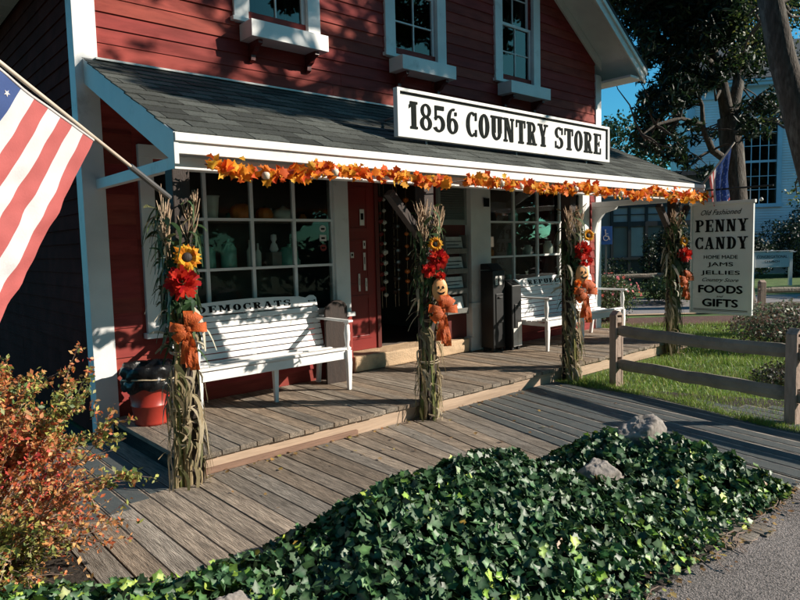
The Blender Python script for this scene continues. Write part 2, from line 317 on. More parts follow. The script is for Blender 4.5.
# ================================================================== THE STORE
XL, XR, YW = 1.75, 10.0, 6.1
store = thing('store_building', 'red clapboard country store with white trimmed windows and shingled front porch', 'building', (5.87, 6.1, 0))
def clap(mb, a0, a1, z0, z1, holes=(), ex=.1345, roof=None, axis='x', pos=YW):
    z = z0
    while z < z1-.01:
        zt = min(z+ex, z1); L, Rr = a0, a1
        if roof: L = max(L, roof(zt)[0]); Rr = min(Rr, roof(zt)[1])
        segs = [(L, Rr)]
        for (h0, h1, g0, g1) in holes:
            if zt > g0+.002 and z < g1-.002:
                ns = []
                for a, b in segs:
                    if h1 <= a or h0 >= b: ns.append((a, b)); continue
                    if h0 > a: ns.append((a, h0))
                    if h1 < b: ns.append((h1, b))
                segs = ns
        for a, b in segs:
            x = a
            while x < b-.01:   # boards butt end to end
                nx = min(b, x+random.uniform(2.2, 4.2))
                if b-nx < .4: nx = b
                g0_ = random.uniform(.76, 1.16); mb.cc = (.285*g0_, .046*g0_*random.uniform(.85, 1.2), .037*g0_); j = random.uniform(-.0025, .0025); fb, ft = .019+j, .006+j
                if axis == 'x':
                    mb.add([(x,pos-fb,z),(nx-.002,pos-fb,z),(nx-.002,pos-ft,zt),(x,pos-ft,zt),(x,pos+.004,z),(nx-.002,pos+.004,z),(nx-.002,pos+.004,zt),(x,pos+.004,zt)],
                           [(0,1,2,3),(0,4,5,1),(3,2,6,7),(0,3,7,4),(1,5,6,2)])
                else:
                    mb.add([(pos-fb,x,z),(pos-fb,nx-.002,z),(pos-ft,nx-.002,zt),(pos-ft,x,zt),(pos+.004,x,z),(pos+.004,nx-.002,z),(pos+.004,nx-.002,zt),(pos+.004,x,zt)],
                           [(3,2,1,0),(1,5,4,0),(7,6,2,3),(4,7,3,0),(2,6,5,1)])
                x = nx
        z = zt
rake = lambda z: (1.32+(z-4.43)/.66, 10.43-(z-4.43)/.66) if z > 4.43 else (0, 20)
WC = (3.77, 5.76, 7.79)
mb = MB(); mb.cc = (.3, .04, .03)
clap(mb, XL+.17, XR-.14, .16, 2.75, [(2.18, 4.66, .86, 2.75), (4.60, 7.12, 0, 3), (7.05, 9.72, .86, 2.75)])
clap(mb, XL+.17, XR-.14, 3.36, 7.4, [(c-.50, c+.50, 4.03, 5.72) for c in WC], roof=rake)
# sheathing behind the boards, cut round the openings
def sheath(m, x0, x1, z0, z1, holes, y0=YW+.005, y1=YW+.12):
    xs = sorted({x0, x1, *[h[0] for h in holes], *[h[1] for h in holes]}); zs = sorted({z0, z1, *[h[2] for h in holes], *[h[3] for h in holes]})
    xs = [x for x in xs if x0 <= x <= x1]; zs = [z for z in zs if z0 <= z <= z1]
    for a, b in zip(xs, xs[1:]):
        for c, d in zip(zs, zs[1:]):
            if any(h[0] <= (a+b)/2 <= h[1] and h[2] <= (c+d)/2 <= h[3] for h in holes): continue
            m.box(a, b, y0, y1, c, d)
sheath(mb, XL+.02, XR-.02, 0, 4.43, [(2.28, 4.50, .96, 2.5), (4.64, 7.0, .16, 2.6), (7.12, 9.62, .96, 2.5)]+[(c-.36, c+.36, 4.08, 4.43) for c in WC])
for k, (z0, z1) in enumerate([(4.43, 4.9), (4.9, 5.45), (5.45, 6.1), (6.1, 6.8), (6.8, 7.35)]):
    a, b = rake(z1); sheath(mb, max(a, XL+.02), min(b, XR-.02), z0, z1, [(c-.36, c+.36, z0, min(z1, 5.62)) for c in WC if z0 < 5.6])
mb.build('wall', M_RED, store)
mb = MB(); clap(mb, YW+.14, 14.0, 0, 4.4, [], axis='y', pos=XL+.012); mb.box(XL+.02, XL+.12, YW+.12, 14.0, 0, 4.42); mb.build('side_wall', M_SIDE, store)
for q_ in ((XR-.12, XR-.02, YW+.12, 14.0, 0, 4.42), (XL+.1, XR-.1, 13.9, 14.0, 0, 4.42)):
    m = MB(); m.cc = (.3, .04, .03); m.box(*q_); m.build('side_wall', M_RED, store)
# corner boards
mb = MB(); mb.box(XL, XL+.17, YW-.035, YW, 0, 4.42); mb.box(XL-.022, XL+.006, YW-.035, YW+.13, 0, 4.40); mb.build('corner_board', M_TRIM, store, .003)
mb = MB(); mb.box(XR-.14, XR, YW-.035, YW, .1, 4.42); mb.box(XR-.006, XR+.022, YW-.035, YW+.13, 0, 4.40); mb.build('corner_board', M_TRIM, store, .003)
B(XL+.02, XR-.02, YW-.012, YW+.1, -.1, .155).build('foundation', M_STEP, store)
# main roof
def slopebox(m, xa, za, xb, zb, y0, y1, t): m.add([(xa,y0,za),(xb,y0,zb),(xb,y0,zb+t),(xa,y0,za+t),(xa,y1,za),(xb,y1,zb),(xb,y1,zb+t),(xa,y1,za+t)], [(0,1,2,3),(7,6,5,4),(0,4,5,1),(1,5,6,2),(2,6,7,3),(3,7,4,0)])
RZ = 4.43+.66*4.555
mb = MB(); slopebox(mb, 10.47, 4.44, 5.875, RZ+.04, 5.47, 14.2, .05); slopebox(mb, 5.875, RZ+.04, 1.28, 4.44, 5.47, 14.2, .05); mr = mb.build('main_roof', M_ROOFD, store)
mb = MB(); slopebox(mb, 10.43, 4.38, 5.875, RZ-.03, 5.53, 14.1, .055); slopebox(mb, 5.875, RZ-.03, 1.32, 4.38, 5.53, 14.1, .055); mb.build('soffit', M_WHITE, mr)
mb = MB(); slopebox(mb, 10.44, 4.25, 5.875, RZ-.17, 5.50, 5.53, .185); slopebox(mb, 5.875, RZ-.17, 1.31, 4.25, 5.50, 5.53, .185)
slopebox(mb, 10.46, 4.37, 5.875, RZ-.05, 5.475, 5.50, .075); slopebox(mb, 5.875, RZ-.05, 1.29, 4.37, 5.475, 5.50, .075); mb.build('rake_board', M_WHITE, mr, .003)
mb = MB(); slopebox(mb, 10.0, 4.50, 5.875, RZ-.20, 6.045, 6.08, .15); slopebox(mb, 5.875, RZ-.20, 1.75, 4.50, 6.045, 6.08, .15); mb.build('frieze_board', M_WHITE, mr, .003)
for s, x0, x1 in ((1, 10.025, 10.42), (-1, 1.33, 1.725)):
    mb = MB(); mb.box(x0, x1, 5.535, 14.05, 4.30, 4.335)
    e = x1 if s > 0 else x0; mb.box(e-.012, e+.012, 5.54, 14.05, 4.335, 4.40)
    for y in np.arange(5.9, 14, .36): mb.box(x0+.002, x1-.014, y, y+.012, 4.294, 4.299)
    mb.build('eave_box', M_WHITE, mr)
# upper windows with planters
def upper_window(c):
    z0, z1 = 4.06, 5.64; m = MB()
    m.box(c-.52, c-.36, YW-.045, YW+.02, 3.98, z1+.02); m.box(c+.36, c+.52, YW-.045, YW+.02, 3.98, z1+.02)
    m.box(c-.56, c+.56, YW-.055, YW+.02, z1+.02, z1+.16); m.box(c-.55, c+.55, YW-.075, YW+.06, 3.94, 3.98)
    fr = m.build('window', M_WHITE, store, .003)
    m = MB(); yo, yi = YW+.02, YW+.055
    m.box(c-.36, c+.36, yo-.01, yi, 3.98, z0+.02); m.box(c-.36, c-.315, yo-.01, yi, z0+.02, 4.77); m.box(c+.315, c+.36, yo-.01, yi, z0+.02, 4.77); m.box(c-.36, c+.36, yo-.01, yi, 4.77, 4.81)
    m.box(c-.008, c+.008, yo, yi-.01, z0+.02, 4.77); m.box(c-.315, c+.315, yo+.003, yi-.013, 4.40, 4.416)
    yo += .04; yi += .04
    m.box(c-.36, c-.315, yo, yi, 4.81, z1); m.box(c+.315, c+.36, yo, yi, 4.81, z1); m.box(c-.36, c+.36, yo, yi, z1-.04, z1)
    m.box(c-.008, c+.008, yo+.004, yi-.01, 4.81, z1-.04); m.box(c-.315, c+.315, yo+.006, yi-.013, 5.2, 5.216); m.build('sash', M_WHITE, fr, .002)
    m = MB(); m.box(c-.315, c+.315, YW+.035, YW+.039, z0+.02, 4.77); m.box(c-.315, c+.315, YW+.075, YW+.079, 4.81, z1-.04); m.build('pane', G_UP, fr)
    m = MB()   # half-drawn pale shade and curtains inside
    for s in (-1, 1):
        n = 10
        for k in range(n):
            xa = c+s*(.34-.018*k); xb = c+s*(.34-.018*(k+1)); d = .02 if k % 2 else 0
            m.add([(xa,YW+.15+d,z0),(xb,YW+.17-d,z0),(xb,YW+.17-d,z1),(xa,YW+.15+d,z1)], [(0,1,2,3) if s < 0 else (3,2,1,0)])
    m.build('curtain', M_INT, fr)
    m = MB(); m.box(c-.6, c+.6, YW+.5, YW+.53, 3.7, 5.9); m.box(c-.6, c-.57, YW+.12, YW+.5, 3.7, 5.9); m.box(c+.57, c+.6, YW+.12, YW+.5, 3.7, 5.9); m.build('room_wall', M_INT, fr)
    b = MB(); X0, X1, Y0, Y1, Z0, Z1 = c-.46, c+.46, YW-.27, YW-.022, 3.75, 3.915; t = .022
    b.box(X0, X1, Y0, Y0+t, Z0, Z1); b.box(X0, X0+t, Y0+t, Y1, Z0, Z1); b.box(X1-t, X1, Y0+t, Y1, Z0, Z1); b.box(X0+t, X1-t, Y0+t, Y1, Z0, Z0+t); b.box(X0+t, X1-t, Y1-t, Y1, Z0+t, Z1)
    pb = b.build('window_box', M_WHITE, store, .003)
    B(X0+t+.002, X1-t-.002, Y0+t+.002, Y1-t-.002, Z0+t, Z1-.04).build('soil', M_SOIL, pb)
    for x in (c-.34, c+.34):
        m = MB(); m.poly([(0,0),(-.20,0),(-.205,-.035),(-.13,-.06),(-.10,-.10),(-.05,-.12),(-.045,-.17),(0,-.19)], (x-.025, YW-.02, 3.748), (0,1,0), (0,0,1), (1,0,0), .05); m.build('bracket', M_DRED, pb)
for c in WC: upper_window(c)
# ---- storefront windows
def store_window(x0, x1, n, yb=.92):
    m = MB(); z1 = 2.52
    m.box(x0-.13, x0, YW-.04, YW+.1, yb-.02, z1); m.box(x1, x1+.20, YW-.04, YW+.1, yb-.02, z1); m.box(x0-.13, x1+.2, YW-.045, YW+.1, z1, z1+.12)
    m.box(x0-.16, x1+.22, YW-.09, YW+.1, yb-.07, yb-.02); m.box(x0, x1, YW-.01, YW+.06, yb-.02, yb+.05)
    fr = m.build('display_window', M_TRIM, store, .003); m = MB(); st = (x1-x0)/n; ya, y_ = YW, YW+.045
    for i in range(n+1): x = x0+i*st; m.box(max(x-.018, x0), min(x+.018, x1), ya, y_, yb+.05, z1)
    xs = [x0+i*st for i in range(n+1)]
    for a, b in zip(xs, xs[1:]):
        for z in (1.46, 1.965): m.box(a+.018, b-.018, ya+.002, y_-.002, z-.014, z+.014)
    m.build('muntin', M_TRIM, fr, .002)
    B(x0, x1, YW+.02, YW+.025, yb+.05, z1).build('pane', G_SHOP, fr)
    m = MB(); m.box(x0-.1, x1+.1, YW+.12, YW+1.0, .86, .90); m.box(x0-.1, x1+.1, YW+.14, YW+.50, 1.445, 1.46); m.box(x0-.1, x1+.1, YW+.14, YW+.50, 1.945, 1.96)
    m.build('display_shelf', M_SHELF, fr)
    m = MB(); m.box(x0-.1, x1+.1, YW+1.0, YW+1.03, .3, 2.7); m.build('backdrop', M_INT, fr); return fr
store_window(2.35, 4.40, 4); store_window(7.12, 9.45, 4)
# rooms behind
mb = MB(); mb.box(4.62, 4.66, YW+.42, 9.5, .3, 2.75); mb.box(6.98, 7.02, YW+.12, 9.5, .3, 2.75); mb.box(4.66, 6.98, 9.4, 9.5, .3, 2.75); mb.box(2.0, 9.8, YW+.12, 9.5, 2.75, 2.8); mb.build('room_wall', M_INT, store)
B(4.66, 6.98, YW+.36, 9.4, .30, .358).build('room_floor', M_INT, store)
# ---- recessed doorway
st_ = MB(); st_.pbox((4.63,6.05,.165), (2.0,0,0), (0,.42,0), (0,0,.19)); o = st_.build('door_step', M_STEP, store, .02)
sb = o.modifiers.new('sub', 'SUBSURF'); sb.subdivision_type = 'SIMPLE'; sb.levels = 4; sb.render_levels = 4
tx = bpy.data.textures.new('stone', 'CLOUDS'); tx.noise_scale = .12; dm = o.modifiers.new('d', 'DISPLACE'); dm.texture = tx; dm.strength = .02; dm.mid_level = .5
mb = MB(); mb.box(4.645, 5.26, 6.40, 6.44, .358, 2.6); mb.box(4.62, 4.645, 6.145, 6.44, .165, 2.6)
for z0, z1 in ((.5, 1.05), (1.15, 1.75), (1.85, 2.4)): mb.box(4.74, 4.78, 6.392, 6.40, z0, z1); mb.box(5.13, 5.17, 6.392, 6.40, z0, z1); mb.box(4.78, 5.13, 6.392, 6.40, z0, z0+.04); mb.box(4.78, 5.13, 6.392, 6.40, z1-.04, z1)
mb.build('door_jamb_panel', M_DOORR, store, .002)
mb = MB(); mb.box(5.26, 5.32, 6.38, 6.46, .358, 2.45); mb.box(6.22, 6.28, 6.38, 6.46, .358, 2.45); mb.box(5.26, 6.28, 6.38, 6.46, 2.45, 2.6); mb.box(6.28, 6.98, 6.40, 6.44, .358, 2.6); mb.build('door_frame', M_DRED, store, .003)
mb = MB(); mb.box(5.27, 5.305, 6.47, 6.56, .37, 2.44); mb.box(5.27, 5.305, 7.26, 7.35, .37, 2.44); mb.box(5.27, 5.305, 6.56, 7.26, .37, .80); mb.box(5.27, 5.305, 6.56, 7.26, 2.34, 2.44); mb.box(5.273, 5.302, 6.56, 7.26, 1.28, 1.36)
dr = mb.build('door', M_DRED, store, .003); B(5.286, 5.290, 6.56, 7.26, .80, 2.34).build('pane', G_SHOP, dr)
mb = MB(); mb.smooth = True; mb.lathe([(.0,0),(.028,.005),(.03,.02),(.012,.03),(.012,.05)], (0,0,0), 12); mb.v = [(5.355-z, 7.30+x, 1.32+y) for x, y, z in mb.v]; mb.build('handle', M_METAL, dr)
mb = MB(); mb.box(4.66, 6.98, YW+.0, YW+.12, 2.5, 2.62); mb.build('door_lintel', M_TRIM, store)
# panel right of door: shutter above, dark red board below
mb = MB(); mb.box(6.12, 6.70, 6.17, 6.20, .358, 2.5); mb.build('lower_panel', M_DRED, store)
mb = MB(); mb.box(6.14, 6.19, 6.13, 6.17, 1.92, 2.5); mb.box(6.66, 6.70, 6.13, 6.17, 1.92, 2.5); mb.box(6.19, 6.66, 6.13, 6.17, 1.92, 1.99); mb.box(6.19, 6.66, 6.13, 6.17, 2.44, 2.5)
for k in range(14):
    z = 1.995+k*.032; mb.add([(6.19,6.135,z),(6.66,6.135,z),(6.66,6.165,z+.03),(6.19,6.165,z+.03),(6.19,6.139,z-.004),(6.66,6.139,z-.004),(6.66,6.169,z+.026),(6.19,6.169,z+.026)], [(0,1,2,3),(7,6,5,4),(0,4,5,1),(2,6,7,3)])
mb.build('shutter', M_SHUT, store, .002)
mb = MB(); mb.box(6.70, 7.0, 6.055, 6.17, .36, 2.5); mb.box(6.67, 7.03, 6.035, 6.10, .78, .84); mb.box(6.68, 6.98, 6.06, 6.2, .165, .36); mb.build('column', M_TRIM, store, .004)
# ---- porch deck
mb = MB(); x = 1.84; mb.c = []
while x < 9.9:
    wd = .139+random.uniform(-.003, .003); g = random.uniform(.75, 1.2); b_ = random.uniform(-.06, .06)
    mb.cc = (.37*g*(1+b_), .295*g, .225*g*(1-b_)); j = random.uniform(-.004, .003)
    mb.box(x, x+wd, 4.465+random.uniform(-.008, .008), 6.085, .122+j, .160+j); x += wd+.009
pd = mb.build('porch_deck', M_DECK, store, .003)
mb = MB(); mb.box(1.88, 9.88, 4.495, 4.53, -.02, .12); mb.build('riser_board', M_RISER, pd, .003)
B(1.95, 3.42, 4.462, 4.493, 0.001, .045).build('footing_board', mat('brown_footing_board', (.24,.14,.095), .8, .2, 10, .3, 40, stretch=(.6,8,8)), pd, .003)
B(1.86, 1.885, 4.53, 6.08, -.02, .12).build('riser_board', M_DECK, pd)['label'] = 'weathered end board of the porch deck'
mb = MB(); mb.cc = (.2,.15,.11)
for y in (4.6, 5.2, 5.8): mb.box(1.89, 9.87, y, y+.04, 0, .119)
mb.build('joist', M_DECK, pd)
# ---- porch roof
pr = MB(); sy, sz = 4.27, 2.455; ty, tz = 6.095, 3.34
sl_ = Vector((0, ty-sy, tz-sz)); SLn = sl_.normalized(); NRM = Vector((0, -SLn.z, SLn.y)); LEN = sl_.length
pr.pbox((1.83, sy, sz-.035), (7.98,0,0), sl_, NRM*.03); prf = pr.build('porch_roof', M_BROWN, store)
mb = MB(); mb.c = []; row = 0; s = -.02
while s < LEN-.02:
    e = min(s+.155, LEN); off = (row % 3)*.1+random.uniform(-.02, .02); x = 1.79-off
    while x < 9.85:
        wd = .30; a, b = max(x+.004, 1.79), min(x+wd-.004, 9.85)
        if b-a > .02:
            g = random.uniform(.55, 1.4); mb.cc = (.082*g, .088*g, .080*g)
            o_ = Vector((a, sy, sz-.005))+SLn*(s+random.uniform(-.004, .004)); up = .010+random.uniform(0, .004)
            A = o_+NRM*(up+.002); Bp = Vector((b, A.y, A.z)); e_ = SLn*(e-s+.02); C0 = A+e_-NRM*.008; D0 = Bp+e_-NRM*.008; dn = -NRM*.009
            mb.add([A, Bp, D0, C0, A+dn, Bp+dn, D0+dn, C0+dn], [(0,1,2,3),(0,4,5,1),(0,3,7,4),(1,5,6,2)])
        x += wd
    s = e; row += 1
mb.build('shingles', M_SHINGLE, prf)
mb = MB(); mb.box(1.80, 9.84, 4.255, 4.285, 2.305, 2.435); mb.box(1.80, 9.84, 4.235, 4.255, 2.385, 2.442); mb.build('fascia', M_WHITE, prf, .003)
for x in (1.795, 9.812):
    m = MB(); a = Vector((x, 4.25, 2.235)); m.pbox(a, (.033,0,0), (0, 1.835, 1.835*.485), (0,0,.21)); m.build('rake_board', M_TRIM, prf, .002)
B(1.9, 9.86, YW-.06, YW-.02, 3.335, 3.352).build('flashing', M_WHITE, prf)
mb = MB(); mb.box(1.84, 9.80, 4.36, 4.48, 2.215, 2.30); mb.build('front_beam', M_TRIM, prf, .003)
for x in (1.84, 9.72):
    m = MB(); m.box(x, x+.06, 4.48, YW-.036, 2.215, 2.30); m.build('tie_beam', M_TRIM, prf, .003)
m = MB(); m.poly([(-.0,0),(-.0,-.45),(-.05,-.43),(-.10,-.25),(-.22,-.10),(-.42,-.05),(-.45,0)], (9.72, YW-.04, 2.213), (0,1,0), (0,0,1), (1,0,0), .06); m.build('corner_bracket', M_TRIM, prf)
POSTX = (1.88, 4.25, 6.60, 9.22)
for i, x in enumerate(POSTX):
    m = MB(); m.box(x-.062, x+.062, 4.36, 4.484, 0, 2.213); p = m.build('porch_post', M_BROWN, store, .006)
    for s in ((), (-1,), (), (-1, 1))[i]:
        k = MB(); k.beam((x+s*.05, 4.42, 1.72), (x+s*.44, 4.42, 2.13), .07, .08, (0,1,0)); k.build('knee_brace', M_BROWN, p, .003)
# ================================================================== STORE NAME SIGN
sg = thing('store_sign', 'long framed white sign reading 1856 COUNTRY STORE above the porch roof', 'sign', (5.92, 4.6, 2.6))
SX0, SX1, SZ0, SZ1 = 4.08, 7.76, 2.67, 3.12
B(SX0+.03, SX1-.03, 4.60, 4.63, SZ0+.03, SZ1-.03).build('board', M_SIGN, sg)
mb = MB(); mb.box(SX0, SX1, 4.575, 4.635, SZ0, SZ0+.03); mb.box(SX0, SX1, 4.575, 4.635, SZ1-.03, SZ1); mb.box(SX0, SX0+.035, 4.575, 4.635, SZ0+.03, SZ1-.03); mb.box(SX1-.035, SX1, 4.575, 4.635, SZ0+.03, SZ1-.03)
mb.build('frame', M_WHITE, sg, .003)
mb = MB(); mb.box(SX0+.035, SX1-.035, 4.592, 4.600, SZ1-.048, SZ1-.031); mb.box(SX0+.036, SX0+.048, 4.592, 4.600, SZ0+.031, SZ1-.049); mb.box(SX1-.048, SX1-.036, 4.592, 4.600, SZ0+.031, SZ1-.049); mb.build('inner_border', M_FADED, sg)
for t, a, b in (('1856', 4.24, 4.92), ('COUNTRY', 5.04, 6.44), ('STORE', 6.58, 7.60)):
    mb = MB(); slabtext(mb, t, a, b, 2.762, .255, (0, 4.5975, 0), (1,0,0), (0,0,1), (0,-1,0), .004); mb.build('lettering', M_FADED, sg)
mb = MB()
for x in (4.5, 5.9, 7.3): mb.tube([(x, 4.635, 3.0), (x, 5.25, 2.96)], .012, 6); mb.tube([(x, 4.635, 2.75), (x, 4.635, 2.63)], .012, 6)
mb.build('stay', M_METAL, sg)
# ================================================================== GROUND
def sheet(name, pts, z, m, kind='structure'):
    b = MB(); b.add([(x, y, z) for x, y in pts], [tuple(range(len(pts)))]); o = b.build(name, m); return tag(o, kind=kind)
g = MB(); S = 700; g.add([(-S,-S,-.03),(S,-S,-.03),(S,S,-.03),(-S,S,-.03)], [(0,1,2,3)]); tag(g.build('ground', M_LAWN), kind='structure')
sheet('asphalt_path', [(-30,-25),(16,-25),(9.5,1.38),(4.9,1.38),(2.6,1.45),(.8,1.55),(-30,1.6)], -.012, M_ASPH)
sheet('garden_bed', [(-6,1.55),(.8,1.50),(2.6,1.42),(4.55,1.39),(4.35,2.3),(3.9,3.1),(1.3,3.3),(1.2,6.05),(1.7,6.2),(1.7,14),(-6,14)], -.006, M_SOIL)
def strip(name, d0, d1, s0, s1, z, m):
    P = [vp(d0, s0), vp(d0, s1), vp(d1, s1), vp(d1, s0)]; return sheet(name, [(p.x, p.y) for p in P], z, m)
strip('road', 14.55, 18.6, -60, 120, -.010, M_ROAD)
strip('mulch_border', 12.55, 13.9, 2.6, 40, -.014, M_MULCH)
strip('kerb', 14.35, 14.55, 2.6, 40, -.006, M_STEP)
# boardwalk: planks that fan gently to the right
def theta(x): return R(np.interp(x, [0, 2.9, 3.5, 4.2, 5.0, 5.7, 7], [0, 0, -6.5, -13, -13.5, -11, -9]))
def bank(x):   # how far each plank reaches towards the garden bed
    return np.interp(x, [0, .6, 1.4, 2.6, 3.6, 4.2, 4.7, 5.4, 8], [3.2, 3.05, 2.75, 2.6, 2.1, 1.5, 1.385, 1.385, 1.385])
mb = MB(); mb.c = []; coat = MB(); x = .92; n = 0
edge = lambda x: np.interp(x, [0, 6.15, 6.16, 9], [4.49, 4.49, 4.49, 4.49])
def plank(x, wd, y_top, y_bot, z1, cc, m, zt=.036):
    q = []
    for xx in (x, x+wd):
        t = theta(xx); q.append((xx+math.tan(t)*(4.45-y_top), y_top)); q.append((xx+math.tan(t)*(4.45-y_bot), y_bot))
    (a, b, c, d) = q; m.cc = cc
    V = [(b[0],b[1],z1-zt),(d[0],d[1],z1-zt),(c[0],c[1],z1-zt),(a[0],a[1],z1-zt),(b[0],b[1],z1),(d[0],d[1],z1),(c[0],c[1],z1),(a[0],a[1],z1)]
    m.add(V, [(0,3,2,1),(4,5,6,7),(0,1,5,4),(1,2,6,5),(2,3,7,6),(3,0,4,7)]); return V
while x < 7.55:
    wd = .148+random.uniform(-.003, .003); g_ = random.uniform(.72, 1.22); b_ = random.uniform(-.05, .08)
    cc = (.365*g_*(1+b_), .305*g_, .245*g_*(1-b_)); j = random.uniform(-.003, .003)
    yt = 4.49 if x > 1.75 else 6.0
    if x > 6.45: yt = np.interp(x, [6.45, 6.9, 7.6], [3.9, 2.5, 1.6])
    if x > 4.62: cc = (.46,.41,.35)
    plank(x, wd, yt, bank(x)-.15 if x < 4.6 else (1.66 if x < 5.2 else 1.385), j, cc, mb)
    if x > 4.62:    # grip coating rolled on the planks, bare wood showing at the edges
        m0, m1 = random.uniform(.002, .012), random.uniform(.012, .038); cc = (.42,.37,.31); 
        plank(x+m0, wd-m0-m1, yt-.012, (1.68 if x < 5.2 else 1.40)+random.uniform(0, .02), j+.0032, None, coat, .003)
    elif x < 1.62:
        yb = {0: 4.22, 1: 4.16, 2: 4.2, 3: 4.3, 4: 4.38}.get(n, 4.4)
        plank(x+.012, wd-.024, min(yt, 5.9)-.012, yb+.02, j+.0032, None, coat, .003)
    n += 1; x += wd+.010
bw = tag(mb.build('boardwalk', M_DECK, None, .003), kind='structure')
coat.c = []; o = coat.build('grip_coating', M_COAT); o.parent = bw
sheet('under_boardwalk', [(.9,3.0),(4.4,1.40),(7.5,1.385),(7.3,1.9),(6.5,4.0),(6.3,4.5),(.9,6.05)], -.0045, M_SOIL)
# ================================================================== SPLIT RAIL FENCES
def rough_rail(m, p, q, w0, h0, seg=9, sag=.01, seed=0):
    rr = random.Random(seed); p, q = Vector(p), Vector(q); d = (q-p); x = d.cross(Vector((0,0,1))).normalized(); z = Vector((0,0,1)); V = []; F = []
    prof = [(-.5,-.28),(-.30,-.5),(.28,-.5),(.5,-.2),(.46,.22),(.1,.5),(-.3,.46),(-.52,.15)]; n = len(prof)
    for i in range(seg+1):
        t = i/seg; e = min(1, min(t, 1-t)*9+.45); c = p+d*t-z*sag*math.sin(PI*t)+z*rr.uniform(-.006, .006)
        for a, b in prof: V.append(c+x*(a*w0*e+rr.uniform(-.004, .004))+z*(b*h0*e+rr.uniform(-.005, .005)))
    for i in range(seg):
        for k in range(n): F.append((i*n+k, i*n+(k+1) % n, (i+1)*n+(k+1) % n, (i+1)*n+k))
    F.append(tuple(range(n-1, -1, -1))); F.append(tuple(seg*n+k for k in range(n))); m.add(V, F)
def fence_post(m, x, y, h, wx, wy, ang, z0=0, slots=True, hs=(.17,.58)):
    c, s = math.cos(ang), math.sin(ang); ex = Vector((c, s, 0)); ey = Vector((-s, c, 0)); o = Vector((x, y, z0-.05))
    def bx(a0, a1, b0, b1, h0, h1): m.pbox(o+ex*a0+ey*b0+Vector((0,0,h0)), ex*(a1-a0), ey*(b1-b0), Vector((0,0,h1-h0)))
    if not slots: bx(-wx/2, wx/2, -wy/2, wy/2, 0, h+.02)
    else:
        sw = wx*.28; bx(-wx/2, -sw, -wy/2, wy/2, 0, h+.05); bx(sw, wx/2, -wy/2, wy/2, 0, h+.05)
        zz = [0, hs[0]+.05-.06, hs[0]+.05+.07, hs[1]+.05-.06, hs[1]+.05+.09, h+.02]
        for a, b in ((0,1),(2,3),(4,5)): bx(-sw, sw, -wy/2+.002, wy/2-.002, zz[a], zz[b])
    m.add([o+ex*a*wx/2+ey*b*wy/2+Vector((0,0,h+.05)) for a, b in ((-1,-1),(1,-1),(1,1),(-1,1))]+[o+ey*b*wy/2+Vector((0,0,h+.10)) for b in (-1,1)], [(0,1,4),(1,2,5,4),(2,3,5),(3,0,4,5)])
def fence(name_label, posts, z0s, rails, group=None, wx=.12, wy=.10, hs=(.17,.58), h=.86, seed=1):
    f = thing('split_rail_fence', name_label, 'fence', (posts[0][0], posts[0][1], z0s), group); m = None
    for i, (px_, py_) in enumerate(posts):
        a = posts[min(i+1, len(posts)-1)]; b = posts[max(i-1, 0)]; ang = math.atan2(a[1]-b[1], a[0]-b[0])+PI/2
        m = MB(); fence_post(m, px_, py_, h, wx, wy, ang, z0s, True, hs); m.build('post', M_FENCEP, f, .006)
    k = 0
    for i in range(len(posts)-1):
        for hz in hs:
            k += 1; m = MB(); p = Vector((*posts[i], z0s+hz)); q = Vector((*posts[i+1], z0s+hz+.02)); d = (q-p).normalized(); m.smooth = False
            rough_rail(m, p-d*.08, q+d*.08, .075, .125, 11, .012, seed*31+k); m.build('rail', M_FENCE, f)
    return f
fence('weathered split rail fence with two rails beside the boardwalk and lawn', [(6.80,3.92),(6.33,1.93),(5.95,-.3)], 0, 2, hs=(.24,.62), h=.80, seed=3)
pp = [vp(14.3, s) for s in (4.5+1.45+2.05, 11.2, 14.2)]
fence('low split rail fence by the road to the right of the hanging sign', [(p.x,p.y) for p in pp], -.02, 2, wx=.14, wy=.12, hs=(.17,.50), h=.68, seed=5)
pp = [vp(17.6, s) for s in (2.6, 4.95, 7.3)]
fence('far split rail fence seen between the porch posts in front of the grey building', [(p.x,p.y) for p in pp], -.02, 2, wx=.16, wy=.14, hs=(.32,.70), h=.86, seed=8)
